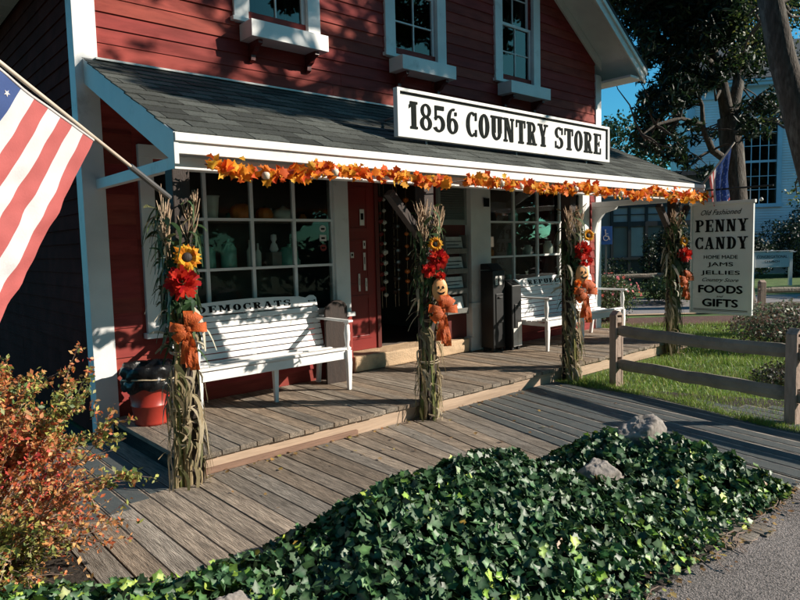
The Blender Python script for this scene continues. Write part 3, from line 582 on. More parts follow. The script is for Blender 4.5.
# ================================================================== BENCHES
def bench(x0, y0, L, text, label, tx0, tx1):
    t = thing('slatted_bench', label, 'bench', (x0, y0, .16), 'white slatted benches on the porch'); Z = .16
    X = lambda a: x0+a; Y = lambda b: y0+b
    m = MB(); n = 6
    for k in range(n):
        a = k/(n-1); y = .0+a*.42; z = .425-.03*math.sin(a*PI*.9)+(.012 if k == 0 else 0)
        m.box(X(.0), X(L), Y(y), Y(y+.072), Z+z-.012, Z+z+.012)
    m.build('seat', M_BENCH, t, .004)
    lean = .24; bz0 = .44; by0 = .485
    def bp(u): return (Y(by0+(u-bz0)*lean), Z+u)
    m = MB()
    for k in range(7):
        u = bz0+k*.060; y, z = bp(u); y2, z2 = bp(u+.050)
        m.add([(X(.02),y-.018,z),(X(L-.02),y-.018,z),(X(L-.02),y2-.018,z2),(X(.02),y2-.018,z2),(X(.02),y,z),(X(L-.02),y,z),(X(L-.02),y2,z2),(X(.02),y2,z2)], [(0,1,2,3),(7,6,5,4),(0,4,5,1),(3,2,6,7),(0,3,7,4),(1,5,6,2)])
    m.build('backrest_slats', M_BENCH, t, .003)
    u0 = bz0+7*.060; ey = Vector((0, lean, 1)).normalized(); y, z = bp(u0)
    pts = [(.02,0),(L-.02,0),(L-.02,.085),(L-.05,.115),(L-.10,.12),(L-.16,.095),(L-.24,.115)]
    pts += [(L-.24-(L-.48)*i/8, .115+.02*math.sin(PI*i/8)) for i in range(1, 8)]+[(.24,.115),(.16,.095),(.10,.12),(.05,.115),(.02,.085)]
    m = MB(); m.poly(pts, (x0, y-.0, z), (1,0,0), ey, Vector((0,-1,lean)).normalized(), .020); m.build('top_board', M_BENCH, t, .003)
    m = MB(); nn = Vector((0,-1,lean)).normalized(); slabtext(m, text, tx0, tx1, .022, .066, Vector((x0, y, z))+nn*.0195, (1,0,0), ey, nn, .003, .16)
    def star(cx, s=1): 
        for a, b, c, d in ((-.045,-.03,.045,.062),(-.028,.03,.052,.057),(.03,.05,.047,.065)): m.poly([(cx+s*a,c),(cx+s*b,c),(cx+s*b,d),(cx+s*a,d)][::s], Vector((x0,y,z))+nn*.0195, (1,0,0), ey, nn, .003)
    star(L-.09); star(.09, -1)
    m.build('lettering', M_BLACK, t)
    m = MB()
    for a in (.06, L/2, L-.06): m.beam((X(a), Y(by0+.012), Z+bz0-.02), (X(a), bp(u0+.06)[0]+.012, Z+u0+.06), .045, .024, (0,1,0))
    m.build('backrest_frame', M_BENCH, t, .002)
    m = MB(); m.box(X(.02), X(L-.02), Y(.012), Y(.034), Z+.33, Z+.412); m.box(X(.02), X(.045), Y(.034), Y(.48), Z+.34, Z+.385); m.box(X(L-.045), X(L-.02), Y(.034), Y(.48), Z+.34, Z+.385); m.box(X(L/2-.02), X(L/2+.02), Y(.034), Y(.48), Z+.34, Z+.385)
    m.build('seat_frame', M_BENCH, t, .003)
    for a in (.035, L-.035):
        m = MB(); m.box(X(a)-.028, X(a)+.028, Y(-.02), Y(-.02)+.05, Z+.30, Z+.42); m.add([(X(a)+sx*w, Y(.005)+sy*w, Z+h) for w, h in ((.017,0),(.028,.30)) for sx, sy in ((-1,-1),(1,-1),(1,1),(-1,1))], [(3,2,1,0),(4,5,6,7),(0,1,5,4),(1,2,6,5),(2,3,7,6),(3,0,4,7)]); m.build('leg', M_BENCH, t, .003)
        m = MB(); m.add([(X(a)+sx*.02, Y(.52+(.0 if h else .06))+sy*.024, Z+h) for h in (0,.44) for sx, sy in ((-1,-1),(1,-1),(1,1),(-1,1))], [(3,2,1,0),(4,5,6,7),(0,1,5,4),(1,2,6,5),(2,3,7,6),(3,0,4,7)]); m.build('leg', M_BENCH, t, .003)
        m = MB(); m.smooth = True; m.lathe([(.022,.42),(.030,.44),(.020,.47),(.030,.55),(.034,.60),(.020,.68),(.018,.70),(.034,.705),(.034,.715)], (X(a), Y(.02), Z), 14); m.build('arm_support', M_BENCH, t)
        m = MB(); ya = bp(.72)[0]; m.pbox((X(a)-.032, Y(-.05), Z+.715), (.064,0,0), (0, ya-Y(-.05), 0), (0,0,.024)); m.build('armrest', M_BENCH, t, .006)
    for a in (L/2,):
        m = MB(); m.add([(X(a)+sx*w, Y(.10)+sy*w, Z+h) for w, h in ((.017,0),(.026,.34)) for sx, sy in ((-1,-1),(1,-1),(1,1),(-1,1))], [(3,2,1,0),(4,5,6,7),(0,1,5,4),(1,2,6,5),(2,3,7,6),(3,0,4,7)]); m.build('leg', M_BENCH, t, .003)
bench(2.36, 5.40, 1.72, 'DEMOCRATS', 'white slatted bench lettered DEMOCRATS under the large display window', .30, 1.36)
bench(7.31, 5.26, 2.06, 'REPUBLICANS', 'white slatted bench lettered REPUBLICANS behind the third porch post', .36, 1.72)
# ================================================================== TRASH CAN
t = thing('trash_can', 'red plastic trash can with black bag liner at the left end of the porch', 'trash can', (2.06, 5.66, .16))
m = MB(); m.smooth = True; m.lathe([(.0,0),(.140,0),(.142,.02),(.158,.16),(.164,.165),(.165,.175),(.160,.18),(.178,.34),(.186,.345),(.187,.36),(.182,.365),(.190,.43),(.200,.435),(.200,.45),(.188,.45),(.178,.40)], (2.06,5.66,.16), 40, False); m.build('bucket', M_BIN, t)
m = MB(); m.smooth = True; V = []; F = []; n = 64; prof = [(.210,.31),(.222,.33),(.226,.36),(.222,.39),(.212,.405),(.224,.43),(.232,.47),(.226,.51),(.205,.53),(.18,.51),(.165,.44),(.16,.38)]
rr = random.Random(4); ph = [rr.uniform(0, 6) for _ in range(12)]
for j, (r0, z0) in enumerate(prof):
    for k in range(n):
        a = 2*PI*k/n; wv = .010*math.sin(7*a+ph[j])+.008*math.sin(13*a+ph[(j*5) % 12]+j)+rr.uniform(-.003, .003); z = z0+(.014*math.sin(3*a+1)+.010*math.sin(8*a+ph[1]))*(1 if j in (0, 3, 4) else .4)
        V.append((2.06+(r0+wv)*math.cos(a), 5.66+(r0+wv)*math.sin(a), .16+z))
for j in range(len(prof)-1):
    for k in range(n): F.append((j*n+k, j*n+(k+1) % n, (j+1)*n+(k+1) % n, (j+1)*n+k))
m.add(V, F); m.build('liner_bag', M_BAG, t)
m = MB(); m.smooth = True; m.tube([(2.06+.222*math.cos(2*PI*k/30), 5.66+.222*math.sin(2*PI*k/30), .16+.408+.012*math.sin(2*PI*k/30*2)) for k in range(31)], .007, 6); m.build('cord', M_ROPE, t)
# ================================================================== NEWSPAPER BOXES
def newsbox(x0, x1, y0, y1, h, label, pale):
    t = thing('newspaper_box', label, 'newspaper box', ((x0+x1)/2, (y0+y1)/2, .16), 'black newspaper boxes by the column'); Z = .16
    m = MB(); m.pbox((x0, y0, Z+.05), (x1-x0,0,0), (0,y1-y0,0), (0,0,h*.88)); m.add([(x0,y0+.02,Z+h*.93),(x1,y0+.02,Z+h*.93),(x1,y1,Z+h*.93),(x0,y1,Z+h*.93),(x0,y0+.12,Z+h),(x1,y0+.12,Z+h),(x1,y1,Z+h),(x0,y1,Z+h)], [(4,5,6,7),(0,1,5,4),(1,2,6,5),(2,3,7,6),(3,0,4,7)]); m.build('cabinet', M_BLACKBOX, t, .012)
    for sx in (x0+.02, x1-.06):
        for sy in (y0+.02, y1-.06):
            m = MB(); m.box(sx, sx+.04, sy, sy+.04, Z, Z+.05); m.build('foot', M_BLACKBOX, t)
    m = MB(); m.box(x0+.05, x1-.05, y0-.012, y0-.001, Z+h*.33, Z+h*.66); m.build('door', M_BLACKBOX, t, .004)
    m = MB(); m.tube([(x0+.09, y0-.03, Z+h*.62), (x1-.09, y0-.03, Z+h*.62)], .008, 6); m.tube([(x0+.09, y0-.03, Z+h*.62), (x0+.09, y0-.005, Z+h*.62)], .006, 6); m.tube([(x1-.09, y0-.03, Z+h*.62), (x1-.09, y0-.005, Z+h*.62)], .006, 6); m.build('handle', M_METAL, t)
    if pale:
        ang = Vector((0, .1, h*.32-.05)).normalized()
        for k in (0, 1):
            a = x0+.05+k*(x1-x0-.08)/2; w_ = (x1-x0-.16)/2
            m = MB(); m.box(a, a+w_, y0-.004, y0-.0005, Z+h*.76, Z+h*.86); m.build('notice_card', M_PAPER, t)
            for q in (0, 1, 2): s = MB(); s.box(a+.02, a+w_-.02-.01*q, y0-.0055, y0-.0042, Z+h*.77+q*.032, Z+h*.77+q*.032+.014); s.build('notice_print', M_BLACK, t)
    else:
        for k, dz in ((0, 0), (1, .05)):
            a = x0+.012+k*(x1-x0-.02)/2; m = MB(); m.box(a, a+(x1-x0)/2-.02, y0-.016, y0-.006, Z+.06, Z+.31+dz*1.6); m.build('price_panel', M_PAPER, t)
newsbox(6.80, 7.05, 5.76, 5.99, 1.22, 'tall black newspaper box with two white cards beside the white column', True)
newsbox(7.08, 7.29, 5.66, 5.93, .98, 'shorter black newspaper box with pale lower panels next to the REPUBLICANS bench', False)
# newspaper rack on the panel right of the door
t = thing('newspaper_rack', 'grey wooden wall rack holding newspapers between the door and the white column', 'rack', (6.38, 6.1, .72))
m = MB(); m.box(6.145, 6.17, 6.03, 6.165, .70, 1.78); m.box(6.57, 6.595, 6.03, 6.165, .70, 1.78); m.build('side_panel', M_GREYWOOD, t)
for k in range(4):
    z = .72+k*.27; m = MB(); m.pbox((6.172, 6.04, z), (.396,0,0), (0,.12,0), (0,0,.015)); m.pbox((6.172, 6.02, z), (.396,0,0), (0,-.015,.07), (0,.012,0)); m.build('tray', M_GREYWOOD, t)
    pg_ = MB(); pg_.pbox((6.20, 6.055, z+.018), (.34,0,0), (0,.04,.21), (0,.012,-.002)); o = tag(pg_.build('newspaper', M_PAPER), 'folded newspaper in the %s tray of the wooden wall rack' % ('lowest', 'second lowest', 'second highest', 'highest')[k], 'newspaper', 'newspapers in the wall rack')
    if k: 
        q = MB()
        for j in range(3): q.pbox((6.22, 6.052+.0380*(.05+.05*j)/.21*1.0-.004, z+.07+.045*j), (.30-.06*(j % 2),0,0), (0,.0019,.01), (0,-.001,0))
        q.build('headline', M_BLACK, o)
# brown rounded stand beside the bench
t = thing('wooden_stand', 'dark brown stand with two round topped boards at the right end of the DEMOCRATS bench', 'stand', (4.25, 5.9, .16))
def rtop(x0, x1, y, z1, m): 
    c = (x0+x1)/2; r = (x1-x0)/2; m.poly([(x0,.16),(x1,.16)]+[(c+r*math.cos(PI*k/10), z1-r*.8+r*.8*math.sin(PI*k/10)) for k in range(11)], (0,y,0), (1,0,0), (0,0,1), (0,1,0), .03)
m = MB(); rtop(4.03, 4.29, 5.78, 1.06, m); m.build('end_board', M_BROWN, t, .004); m = MB(); rtop(4.20, 4.48, 5.98, 1.06, m); m.build('end_board', M_BROWN, t, .004)
for z0, z1 in ((.24,.30),(.36,.52),(.60,.78)):
    m = MB(); m.pbox((4.30, 5.84, z0), (.10,0,0), (0,.02,0), (0,0,z1-z0)); m.build('shelf_board', M_BENCH, t)
# number plate on the column, notices on the red panel and stickers on the pane
o = B(6.945, 7.06, 6.028, 6.034, 2.17, 2.29); tag(o.build('number_plate', M_BLACK), 'small dark number plate on the white column top', 'sign')
for i, (x, z, w_, h, lab) in enumerate([(5.02,1.92,.07,.20,'tall white notice at the top of the red panel beside the door'),(5.06,1.63,.04,.10,'narrow white slip below the tall notice on the red panel'),(5.06,1.36,.035,.22,'long thin white slip on the red door panel'),(4.86,1.52,.05,.07,'small white card left of the slips on the red panel'),(4.97,1.10,.03,.22,'lowest left white slip on the red door panel'),(5.08,1.10,.03,.16,'lowest right white slip on the red door panel')]):
    o = B(x, x+w_, 6.385, 6.3885, z, z+h).build('paper_notice', M_PAPER); tag(o, lab, 'notice', 'notices pinned beside the door')
    B(x+.012, x+w_-.012, 6.3835, 6.3849, z+h*.35, z+h*.75).build('print', M_BLACK, o)
for z, lab, mm_ in ((1.87,'round pale sticker on the display window pane, topmost of three',M_PAPER),(1.765,'square white sticker on the display window pane, middle of three',M_PAPER),(1.655,'small red sticker on the display window pane, lowest of three',M_DOORR)):
    q = MB(); pts = [(4.27+.045*math.cos(2*PI*k/14), z+.04*math.sin(2*PI*k/14)) for k in range(14)] if 'square' not in lab else [(4.225,z-.035),(4.315,z-.035),(4.315,z+.035),(4.225,z+.035)]
    q.poly(pts, (0, 6.1185, 0), (1,0,0), (0,0,1), (0,-1,0), .0015); o = tag(q.build('window_sticker', mm_), lab, 'sticker', 'stickers on the window')
    B(4.245, 4.295, 6.1150, 6.1165, z-.012, z+.008).build('print', M_BLACK, o)
# ---- goods in the windows
def jar(name, x, y, z, prof, m, lab, cat, lid=None, grp='goods in the display windows'):
    b = MB(); b.smooth = True; b.lathe(prof, (x,y,z), 20); o = tag(b.build(name, m), lab, cat, grp)
    if lid: l = MB(); l.smooth = True; l.lathe(lid, (x,y,z), 18); l.build('lid', m, o)
def canister(x, z, r, h, lab, m=None): jar('canister', x, 6.36, z, [(r*.9,0),(r,.01),(r,h*.75),(r*.75,h*.86),(r*.75,h*.9)], m or M_CERAM, lab, 'canister', [(r*.8,h*.9),(r*.8,h*.95),(r*.3,h),(r*.12,h*1.02),(r*.2,h*1.1),(0.001,h*1.14)])
canister(2.99, 1.46, .075, .24, 'green ceramic canister at the far left of the middle window shelf'); canister(3.22, 1.46, .085, .28, 'tall green ceramic canister with knob lid on the middle shelf'); canister(3.96, 1.46, .11, .22, 'wide green canister on the middle shelf right of centre')
jar('vase', 3.06, 6.38, 1.96, [(.05,0),(.062,.02),(.08,.24),(.09,.26),(.085,.26)], M_CERAMW, 'pale flared vase on the top shelf of the left window', 'vase')
jar('teapot', 3.92, 6.38, 1.96, [(.05,0),(.12,.03),(.14,.08),(.10,.13),(.04,.15),(.02,.17),(.001,.18)], M_CERAMW, 'round pale teapot on the top shelf of the left window', 'teapot')
def pumpkin(name, x, y, z, r, m, lab, grp=None):
    b = MB(); b.smooth = True; prof = [(r*.15,-.0),(r*.6,.02*r),(r*.92,r*.35),(r,r*.75),(r*.85,r*1.2),(r*.5,r*1.48),(r*.12,r*1.42)]; n = 40
    b.lathe(prof, (x,y,z), n); k = [(x+(v[0]-x)*(1-.07*abs(math.cos(5*math.atan2(v[1]-y, v[0]-x)))), y+(v[1]-y)*(1-.07*abs(math.cos(5*math.atan2(v[1]-y, v[0]-x)))), v[2]) for v in b.v]; b.v = k
    o = tag(b.build(name, m), lab, 'pumpkin', grp); s = MB(); s.tube([(x,y,z+r*1.4),(x+.01,y,z+r*1.7)], [r*.12,r*.09], 6); s.build('stem', M_BROWN, o)
pumpkin('pumpkin', 3.40, 6.38, 1.96, .125, M_ORANGE, 'large orange pumpkin on the top shelf of the left window', 'pumpkins on the top shelf'); pumpkin('pumpkin', 3.68, 6.38, 1.96, .10, M_ORANGE, 'smaller orange pumpkin beside the large one in the left window', 'pumpkins on the top shelf')
for x, h, lab in ((3.47,.30,'slim white bottle, left of a pair on the middle shelf'),(3.57,.26,'slim white bottle, right of a pair on the middle shelf')): jar('bottle', x, 6.36, 1.46, [(.03,0),(.034,.02),(.034,h*.6),(.012,h*.75),(.012,h)], M_CERAMW, lab, 'bottle')
jar('figurine', 3.76, 6.34, 1.62, [(.03,0),(.05,.03),(.035,.08),(.018,.11),(.035,.14),(.03,.19),(.001,.2)], M_BENCH, 'white figurine standing high in the middle of the left window', 'figurine'); B(3.70, 3.82, 6.28, 6.42, 1.461, 1.62).build('figurine_box', M_SHELF); tag(bpy.data.objects['figurine_box'], 'wooden box under the white figurine in the left window', 'box')
for i, (x, r, lab, m_) in enumerate([(3.15,.14,'wide pale bowl low in the left window',M_CERAMW),(3.62,.08,'small dark bowl low in the left window',M_BROWN),(3.85,.07,'small white bowl low in the left window',M_CERAMW),(4.2,.06,'orange bowl low in the left window by the frame',M_ORANGE)]):
    jar('bowl', x, 6.42, .90, [(r*.4,0),(r*.5,.01),(r*.9,.07),(r,.12),(r*.93,.12)], m_, lab, 'bowl')
for x, lab in ((3.30,'white saucer stack low in the left window'),(4.05,'grey saucer stack low in the left window')): jar('saucer_stack', x, 6.5, .90, [(.09,0),(.1,.02),(.09,.02),(.1,.05),(.09,.05),(.1,.08),(.09,.09)], M_CERAMW, lab, 'plates')
for x, z, h, lab, m_ in ((7.42,1.46,.13,'orange and white squat jar on the middle shelf of the right window',M_ORANGE),(7.95,1.46,.20,'grey green jar in the second pane of the right window',M_CERAM),(8.35,1.46,.16,'pale jar in the third pane of the right window',M_CERAMW),(8.0,1.96,.2,'green jar on the top shelf of the right window',M_CERAM),(8.9,1.46,.22,'tall pale jar behind the last pane of the right window',M_CERAMW),(7.5,1.96,.17,'brown jar on the top shelf of the right window',M_BROWN)):
    jar('jar', x, 6.36, z, [(.06,0),(.075,.02),(.075,h*.7),(.05,h*.85),(.055,h),(.05,h)], m_, lab, 'jar')
jar('vase', 7.93, 6.4, .9, [(.05,0),(.09,.06),(.1,.14),(.04,.22),(.06,.27),(.05,.27)], M_CERAM, 'round green vase low in the right window behind the bench', 'vase')
rr = random.Random(77)
for k in range(46):
    left = k < 28; x = rr.uniform(2.42, 4.34) if left else rr.uniform(7.2, 9.35); z = rr.choice((.90, .90, 1.46, 1.96)); y = 6.48+rr.uniform(0, .1) if z > 1 else rr.uniform(6.3, 6.9); h = rr.uniform(.06, .19); r = rr.uniform(.025, .05)
    mm_ = rr.choice((M_CERAMW, M_ORANGE, M_SHELF, M_CERAM, M_BROWN, M_DOORR, M_PAPER, M_GREYWOOD)); b = MB()
    if k % 3 == 0: b.box(x-r, x+r, y-r*.7, y+r*.7, z, z+h); nm_ = 'gift_box'
    else: b.smooth = True; b.lathe([(r*.85,0),(r,.008),(r,h*.7),(r*.6,h*.85),(r*.6,h)], (x,y,z), 14); nm_ = 'small_jar'
    tag(b.build(nm_, mm_), 'small gift among the crowded goods behind the %s window' % ('DEMOCRATS bench' if left else 'REPUBLICANS bench'), 'gift', 'small goods behind the %s window' % ('left' if left else 'right'))
# goods hanging inside the door
for i in range(7):
    x = 5.5+i*.12; y = 6.85+.06*(i % 2); m = MB(); rr = random.Random(i)
    m.tube([(x,y,2.6),(x,y,.8)], .003, 4); o = m.build('hanging_string', M_ROPE); tag(o, 'string of small goods hanging inside the dark doorway', 'hanging goods', 'strings of goods inside the door')
    k = MB(); z = 2.3
    while z > .95: 
        s_ = rr.uniform(.02, .045); k.lathe([(.002,-s_),(s_,-s_*.4),(s_,s_*.4),(.002,s_)], (x,y,z), 7); z -= rr.uniform(.1, .2)
    k.build('trinket', (M_SHELF, M_CERAM, M_DOORR, M_CERAMW, M_BROWN, M_METAL, M_ORANGE)[i], o)
# ================================================================== CORNSTALK BUNDLES WITH FLOWERS AND BOWS
CAMDIR = Vector((-.42, -.9, .05)).normalized()
def ribbon(m, pts, wdir, wd, col):
    pts = [Vector(p) for p in pts]; n = len(pts); V = []
    for i, p in enumerate(pts):
        w_ = wd*(.35+.65*math.sin(PI*min(1, (i+.6)/n)**.8)) if not hasattr(wd, '__len__') else wd[i]
        x = Vector(wdir) if not isinstance(wdir, list) else Vector(wdir[i]); V += [p-x*w_/2, p+x*w_/2]
    m.cc = col; m.add(V, [(2*i, 2*i+1, 2*i+3, 2*i+2) for i in range(n-1)])
def cornleaf(m, p, a, ln, rise, droop, wd, col, rr):
    d = Vector((math.cos(a), math.sin(a), 0)); side = Vector((-d.y, d.x, 0)); pts = []; sd = []; n = 7; tw = rr.uniform(-1.4, 1.4)
    for i in range(n):
        t = i/(n-1); pts.append(Vector(p)+d*(ln*t*(1-.25*t))+Vector((0,0,rise*t-droop*t*t))+side*(.03*math.sin(t*5+a)))
        sd.append((side*math.cos(tw*t)+Vector((0,0,1))*math.sin(tw*t)).normalized())
    ribbon(m, pts, sd, [wd*(.5+.9*math.sin(PI*min(1, i/(n-1)*.9+.12))) for i in range(n)], col)
def bundle(x, label, sun, mums, bow, jack, seed, base=0.0, green=1.0, sc_=1.0, ox=.01):
    rr = random.Random(seed); t = thing('cornstalk_bundle', label, 'cornstalks', (x+ox, 4.39, base), 'cornstalk bundles tied to the porch posts'); O = Vector((x+ox, 4.39, base))
    m = MB(); m.c = []; tops = []
    for k in range(16):
        a = rr.uniform(0, 2*PI); r0 = rr.uniform(.03, .10); bx_ = O+Vector((r0*math.cos(a), r0*.75*math.sin(a), .0)); r1 = r0*.45
        tie = O+Vector((r1*math.cos(a), r1*.6*math.sin(a), .92)); top = O+Vector((r1*1.3*math.cos(a)+rr.uniform(-.05,.05), r1*math.sin(a), rr.uniform(1.35, 1.6)))
        m.cc = [(.36,.34,.12),(.42,.33,.19),(.24,.28,.09),(.38,.30,.17)][k % 4]; r = rr.uniform(.009, .015)
        mid = (bx_+tie)/2+Vector((rr.uniform(-.015,.015), rr.uniform(-.01,.01), 0)); m.tube([bx_, mid, tie, top], [r*1.15, r, r*.85, r*.5], 6); tops.append(top)
        for z in (.25, .55): p = bx_.lerp(tie, z); m.tube([p-Vector((0,0,.006)), p+Vector((0,0,.006))], r*1.3, 6)
    m.build('stalks', M_CORN, t)
    m = MB(); m.c = []
    for k in range(int(330*sc_)):
        z = rr.choice((rr.uniform(.12, .9), rr.uniform(.7, 1.85), rr.uniform(1.0, 2.0))); a = rr.uniform(0, 2*PI); r0 = .05+.04*(z < .85)+.03*(z > 1.7)
        p = O+Vector((r0*math.cos(a), r0*.8*math.sin(a), z)); up_ = z > .95
        col = rr.choice(((.30,.23,.13),(.22,.18,.095),(.40,.33,.22),(.14,.14,.06),(.34,.27,.16))) if (z < .95 or rr.random() < .35) else rr.choice(((.05,.10,.035),(.07,.12,.045),(.10,.14,.06),(.045,.08,.03)))
        if z < .95: cornleaf(m, p, a, rr.uniform(.02, .12), rr.uniform(.0, .06), rr.uniform(.15, .38), rr.uniform(.010, .026), col, rr)
        else: cornleaf(m, p, a, rr.uniform(.06, .19), rr.uniform(.05, .22), rr.uniform(.05, .38), rr.uniform(.014, .032), col, rr)
    for k in range(int((22 if seed > 1 else 11)*sc_)):   # a few long wild leaves
        a = rr.uniform(0, 2*PI); cornleaf(m, O+Vector((0,0,rr.uniform(.95, 1.65))), a, rr.uniform(.15, .36), rr.uniform(0, .25), rr.uniform(.1, .4), .026, (.58,.54,.42), rr)
    for k in range(int(14*sc_)):
        a = rr.uniform(0, 2*PI); cornleaf(m, O+Vector((.08*math.cos(a),.07*math.sin(a),rr.uniform(.02, .5))), a, rr.uniform(.08, .2), rr.uniform(0, .05), rr.uniform(.03, .1), .018, (.36,.28,.17), rr)
    m.build('corn_leaves', M_CORN, t)
    m = MB(); m.c = []
    for k in range(6):
        b = O+Vector((-.06+.13*(k % 2)+rr.uniform(-.02,.02), rr.uniform(-.05, .0), rr.uniform(1.50, 1.60))); hh = rr.uniform(.40, .54); lean = Vector(((-.06 if k % 2 == 0 else .05)+rr.uniform(-.05, .05), rr.uniform(-.05, .01), hh)); m.cc = (.44,.31,.20); m.tube([b, b+lean*.5, b+lean], [.0045, .003, .0015], 4)
        for j in range(13):
            s = rr.uniform(.3, .85); a = rr.uniform(0, 2*PI); q = b+lean*s; ln = rr.uniform(.09, .19); d = Vector((math.cos(a)*.38, math.sin(a)*.38, 1)).normalized(); e = q+d*ln
            m.cc = rr.choice(((.60,.42,.28),(.48,.33,.22),(.66,.50,.34))); m.tube([q, q+d*ln*.5+Vector((math.cos(a),math.sin(a),0))*.008, e], [.0032, .0045, .0018], 4)
    m.build('tassels', M_CORN, t)
    m = MB()
    for z, r in ((.56,.108),(.95,.078)):
        for q in range(2): m.tube([O+Vector((r*math.cos(2*PI*k/20), r*.85*math.sin(2*PI*k/20), z+.018*q+.012*math.sin(2*PI*k/20+q))) for k in range(21)], .0045, 5)
    m.build('twine', M_ROPE, t)
    # artificial flowers
    def flower(p, rad, kind, name):
        p = Vector(p); n = Vector(CAMDIR); n = (n+Vector((rr.uniform(-.2,.2), rr.uniform(-.1,.1), rr.uniform(-.1,.25)))).normalized(); e1 = n.orthogonal().normalized(); e2 = n.cross(e1)
        m = MB(); m.c = []
        def petal(a, r0, r1, w_, lift, col):
            d = e1*math.cos(a)+e2*math.sin(a); s = n.cross(d); m.cc = col; c0 = p+d*r0+n*lift*.2; c1 = p+d*(r0+(r1-r0)*.55)+n*(lift*.9); c2 = p+d*r1+n*lift*.7
            m.add([c0-s*w_*.25, c0+s*w_*.25, c1-s*w_*.5, c1+s*w_*.5, c1+n*.004, c2], [(0,1,4),(0,4,2),(1,3,4),(2,4,5),(4,3,5)])
        if kind == 'sun':
            for ringi, (r1, k_) in enumerate(((rad, 17), (rad*.82, 15))):
                for k in range(k_): petal(2*PI*k/k_+ringi*.2+rr.uniform(-.08,.08), rad*.28, r1*rr.uniform(.88, 1.08), rad*.34, rad*(.12+.18*ringi), rr.choice(((.88,.40,.02),(.92,.50,.04),(.80,.26,.015))))
            o = m.build(name, M_PETAL, t); c = MB(); c.smooth = True; V = []; F = []
            for j in range(5):
                for k in range(14): a = 2*PI*k/14; r = rad*.33*math.cos(j*.36); V.append(p+(e1*math.cos(a)+e2*math.sin(a))*r+n*(rad*.08+rad*.16*math.sin(j*.36)))
            for j in range(4):
                for k in range(14): F.append((j*14+k, j*14+(k+1) % 14, (j+1)*14+(k+1) % 14, (j+1)*14+k))
            F.append(tuple(4*14+k for k in range(14))); c.add(V, F); c.build('flower_center', M_BROWN, o)
        else:
            cols = ((.62,.03,.02),(.75,.05,.025),(.50,.015,.02)) if kind == 'red' else ((.85,.2,.02),(.9,.3,.04),(.75,.12,.02))
            for layer in range(6):
                ph = layer*.26; kk = max(5, 18-layer*2)
                for k in range(kk):
                    a = 2*PI*k/kk+layer*.4+rr.uniform(-.15,.15); d = (e1*math.cos(a)+e2*math.sin(a)); dir_ = (d*math.cos(ph)+n*math.sin(ph)).normalized(); s = n.cross(d).normalized(); m.cc = rr.choice(cols)
                    q = p+dir_*rad*.25; e = p+dir_*rad*rr.uniform(.8, 1.1)+n*rad*.1*layer*.3; w_ = rad*.30; mdp = (q+e)/2+n*rad*.08
                    m.add([q, mdp-s*w_*.5, e-s*w_*.3, e+s*w_*.3+dir_*.004, mdp+s*w_*.5], [(0,1,2,3,4)])
            m.build(name, M_PETAL, t)
    for i, (dx, z, rad) in enumerate(sun): flower((x+dx, 4.39-.15, z), rad, 'sun', 'sunflower')
    for dx, z, rad, kd in mums: flower((x+dx, 4.39-.14, z), rad, kd, 'mum_flower')
    # broad green leaves behind the flowers
    m = MB(); m.c = []; zc = mums[0][1]
    for k in range(34):
        a = rr.uniform(0, 2*PI); p = O+Vector((0, -.04, zc+rr.uniform(-.22, .14))); cornleaf(m, p, a, rr.uniform(.08, .19), rr.uniform(-.02, .12), rr.uniform(.02, .28), rr.uniform(.035, .06), rr.choice(((.03,.07,.03),(.045,.10,.035),(.06,.09,.04),(.10,.14,.06))), rr)
    m.build('flower_leaves', M_LEAF, t)
    if jack:
        dx, z, rad = jack; p = Vector((x+dx, 4.39-.15, z)); n = CAMDIR.copy(); n.z = 0; n.normalize(); e1 = Vector((-n.y, n.x, 0)); e2 = Vector((0,0,1))
        if e1.x < 0: e1 = -e1
        m = MB(); m.smooth = True; V = []; F = []; NN = 24
        for j in range(9):
            ph = -PI/2+PI*j/8
            for k in range(NN):
                a = 2*PI*k/NN; rb = rad*(1-.05*abs(math.cos(a*3.5))); V.append(p+e1*(rb*.78*math.cos(ph)*math.cos(a))+n*(rad*.35*math.cos(ph)*math.sin(a))+e2*(rad*1.12*math.sin(ph)))
        for j in range(8):
            for k in range(NN): F.append((j*NN+k, j*NN+(k+1) % NN, (j+1)*NN+(k+1) % NN, (j+1)*NN+k))
        m.add(V, F); o = m.build('pumpkin_ornament', M_JACK, t); c = MB(); q = p+n*rad*.37
        for pl in ([(-.34,.12),(-.12,.12),(-.2,.38)], [(.12,.12),(.34,.12),(.2,.38)], [(-.06,-.02),(.06,-.02),(0,.1)], [(-.42,-.18),(-.24,-.2),(-.1,-.26),(.1,-.26),(.24,-.2),(.42,-.18),(.2,-.42),(.08,-.36),(-.02,-.46),(-.2,-.42)]):
            c.poly([(a*rad, b*rad) for a, b in pl], q-n*rad*.08, e1, e2, n, rad*.09)
        c.build('carved_face', M_BLACK, o)
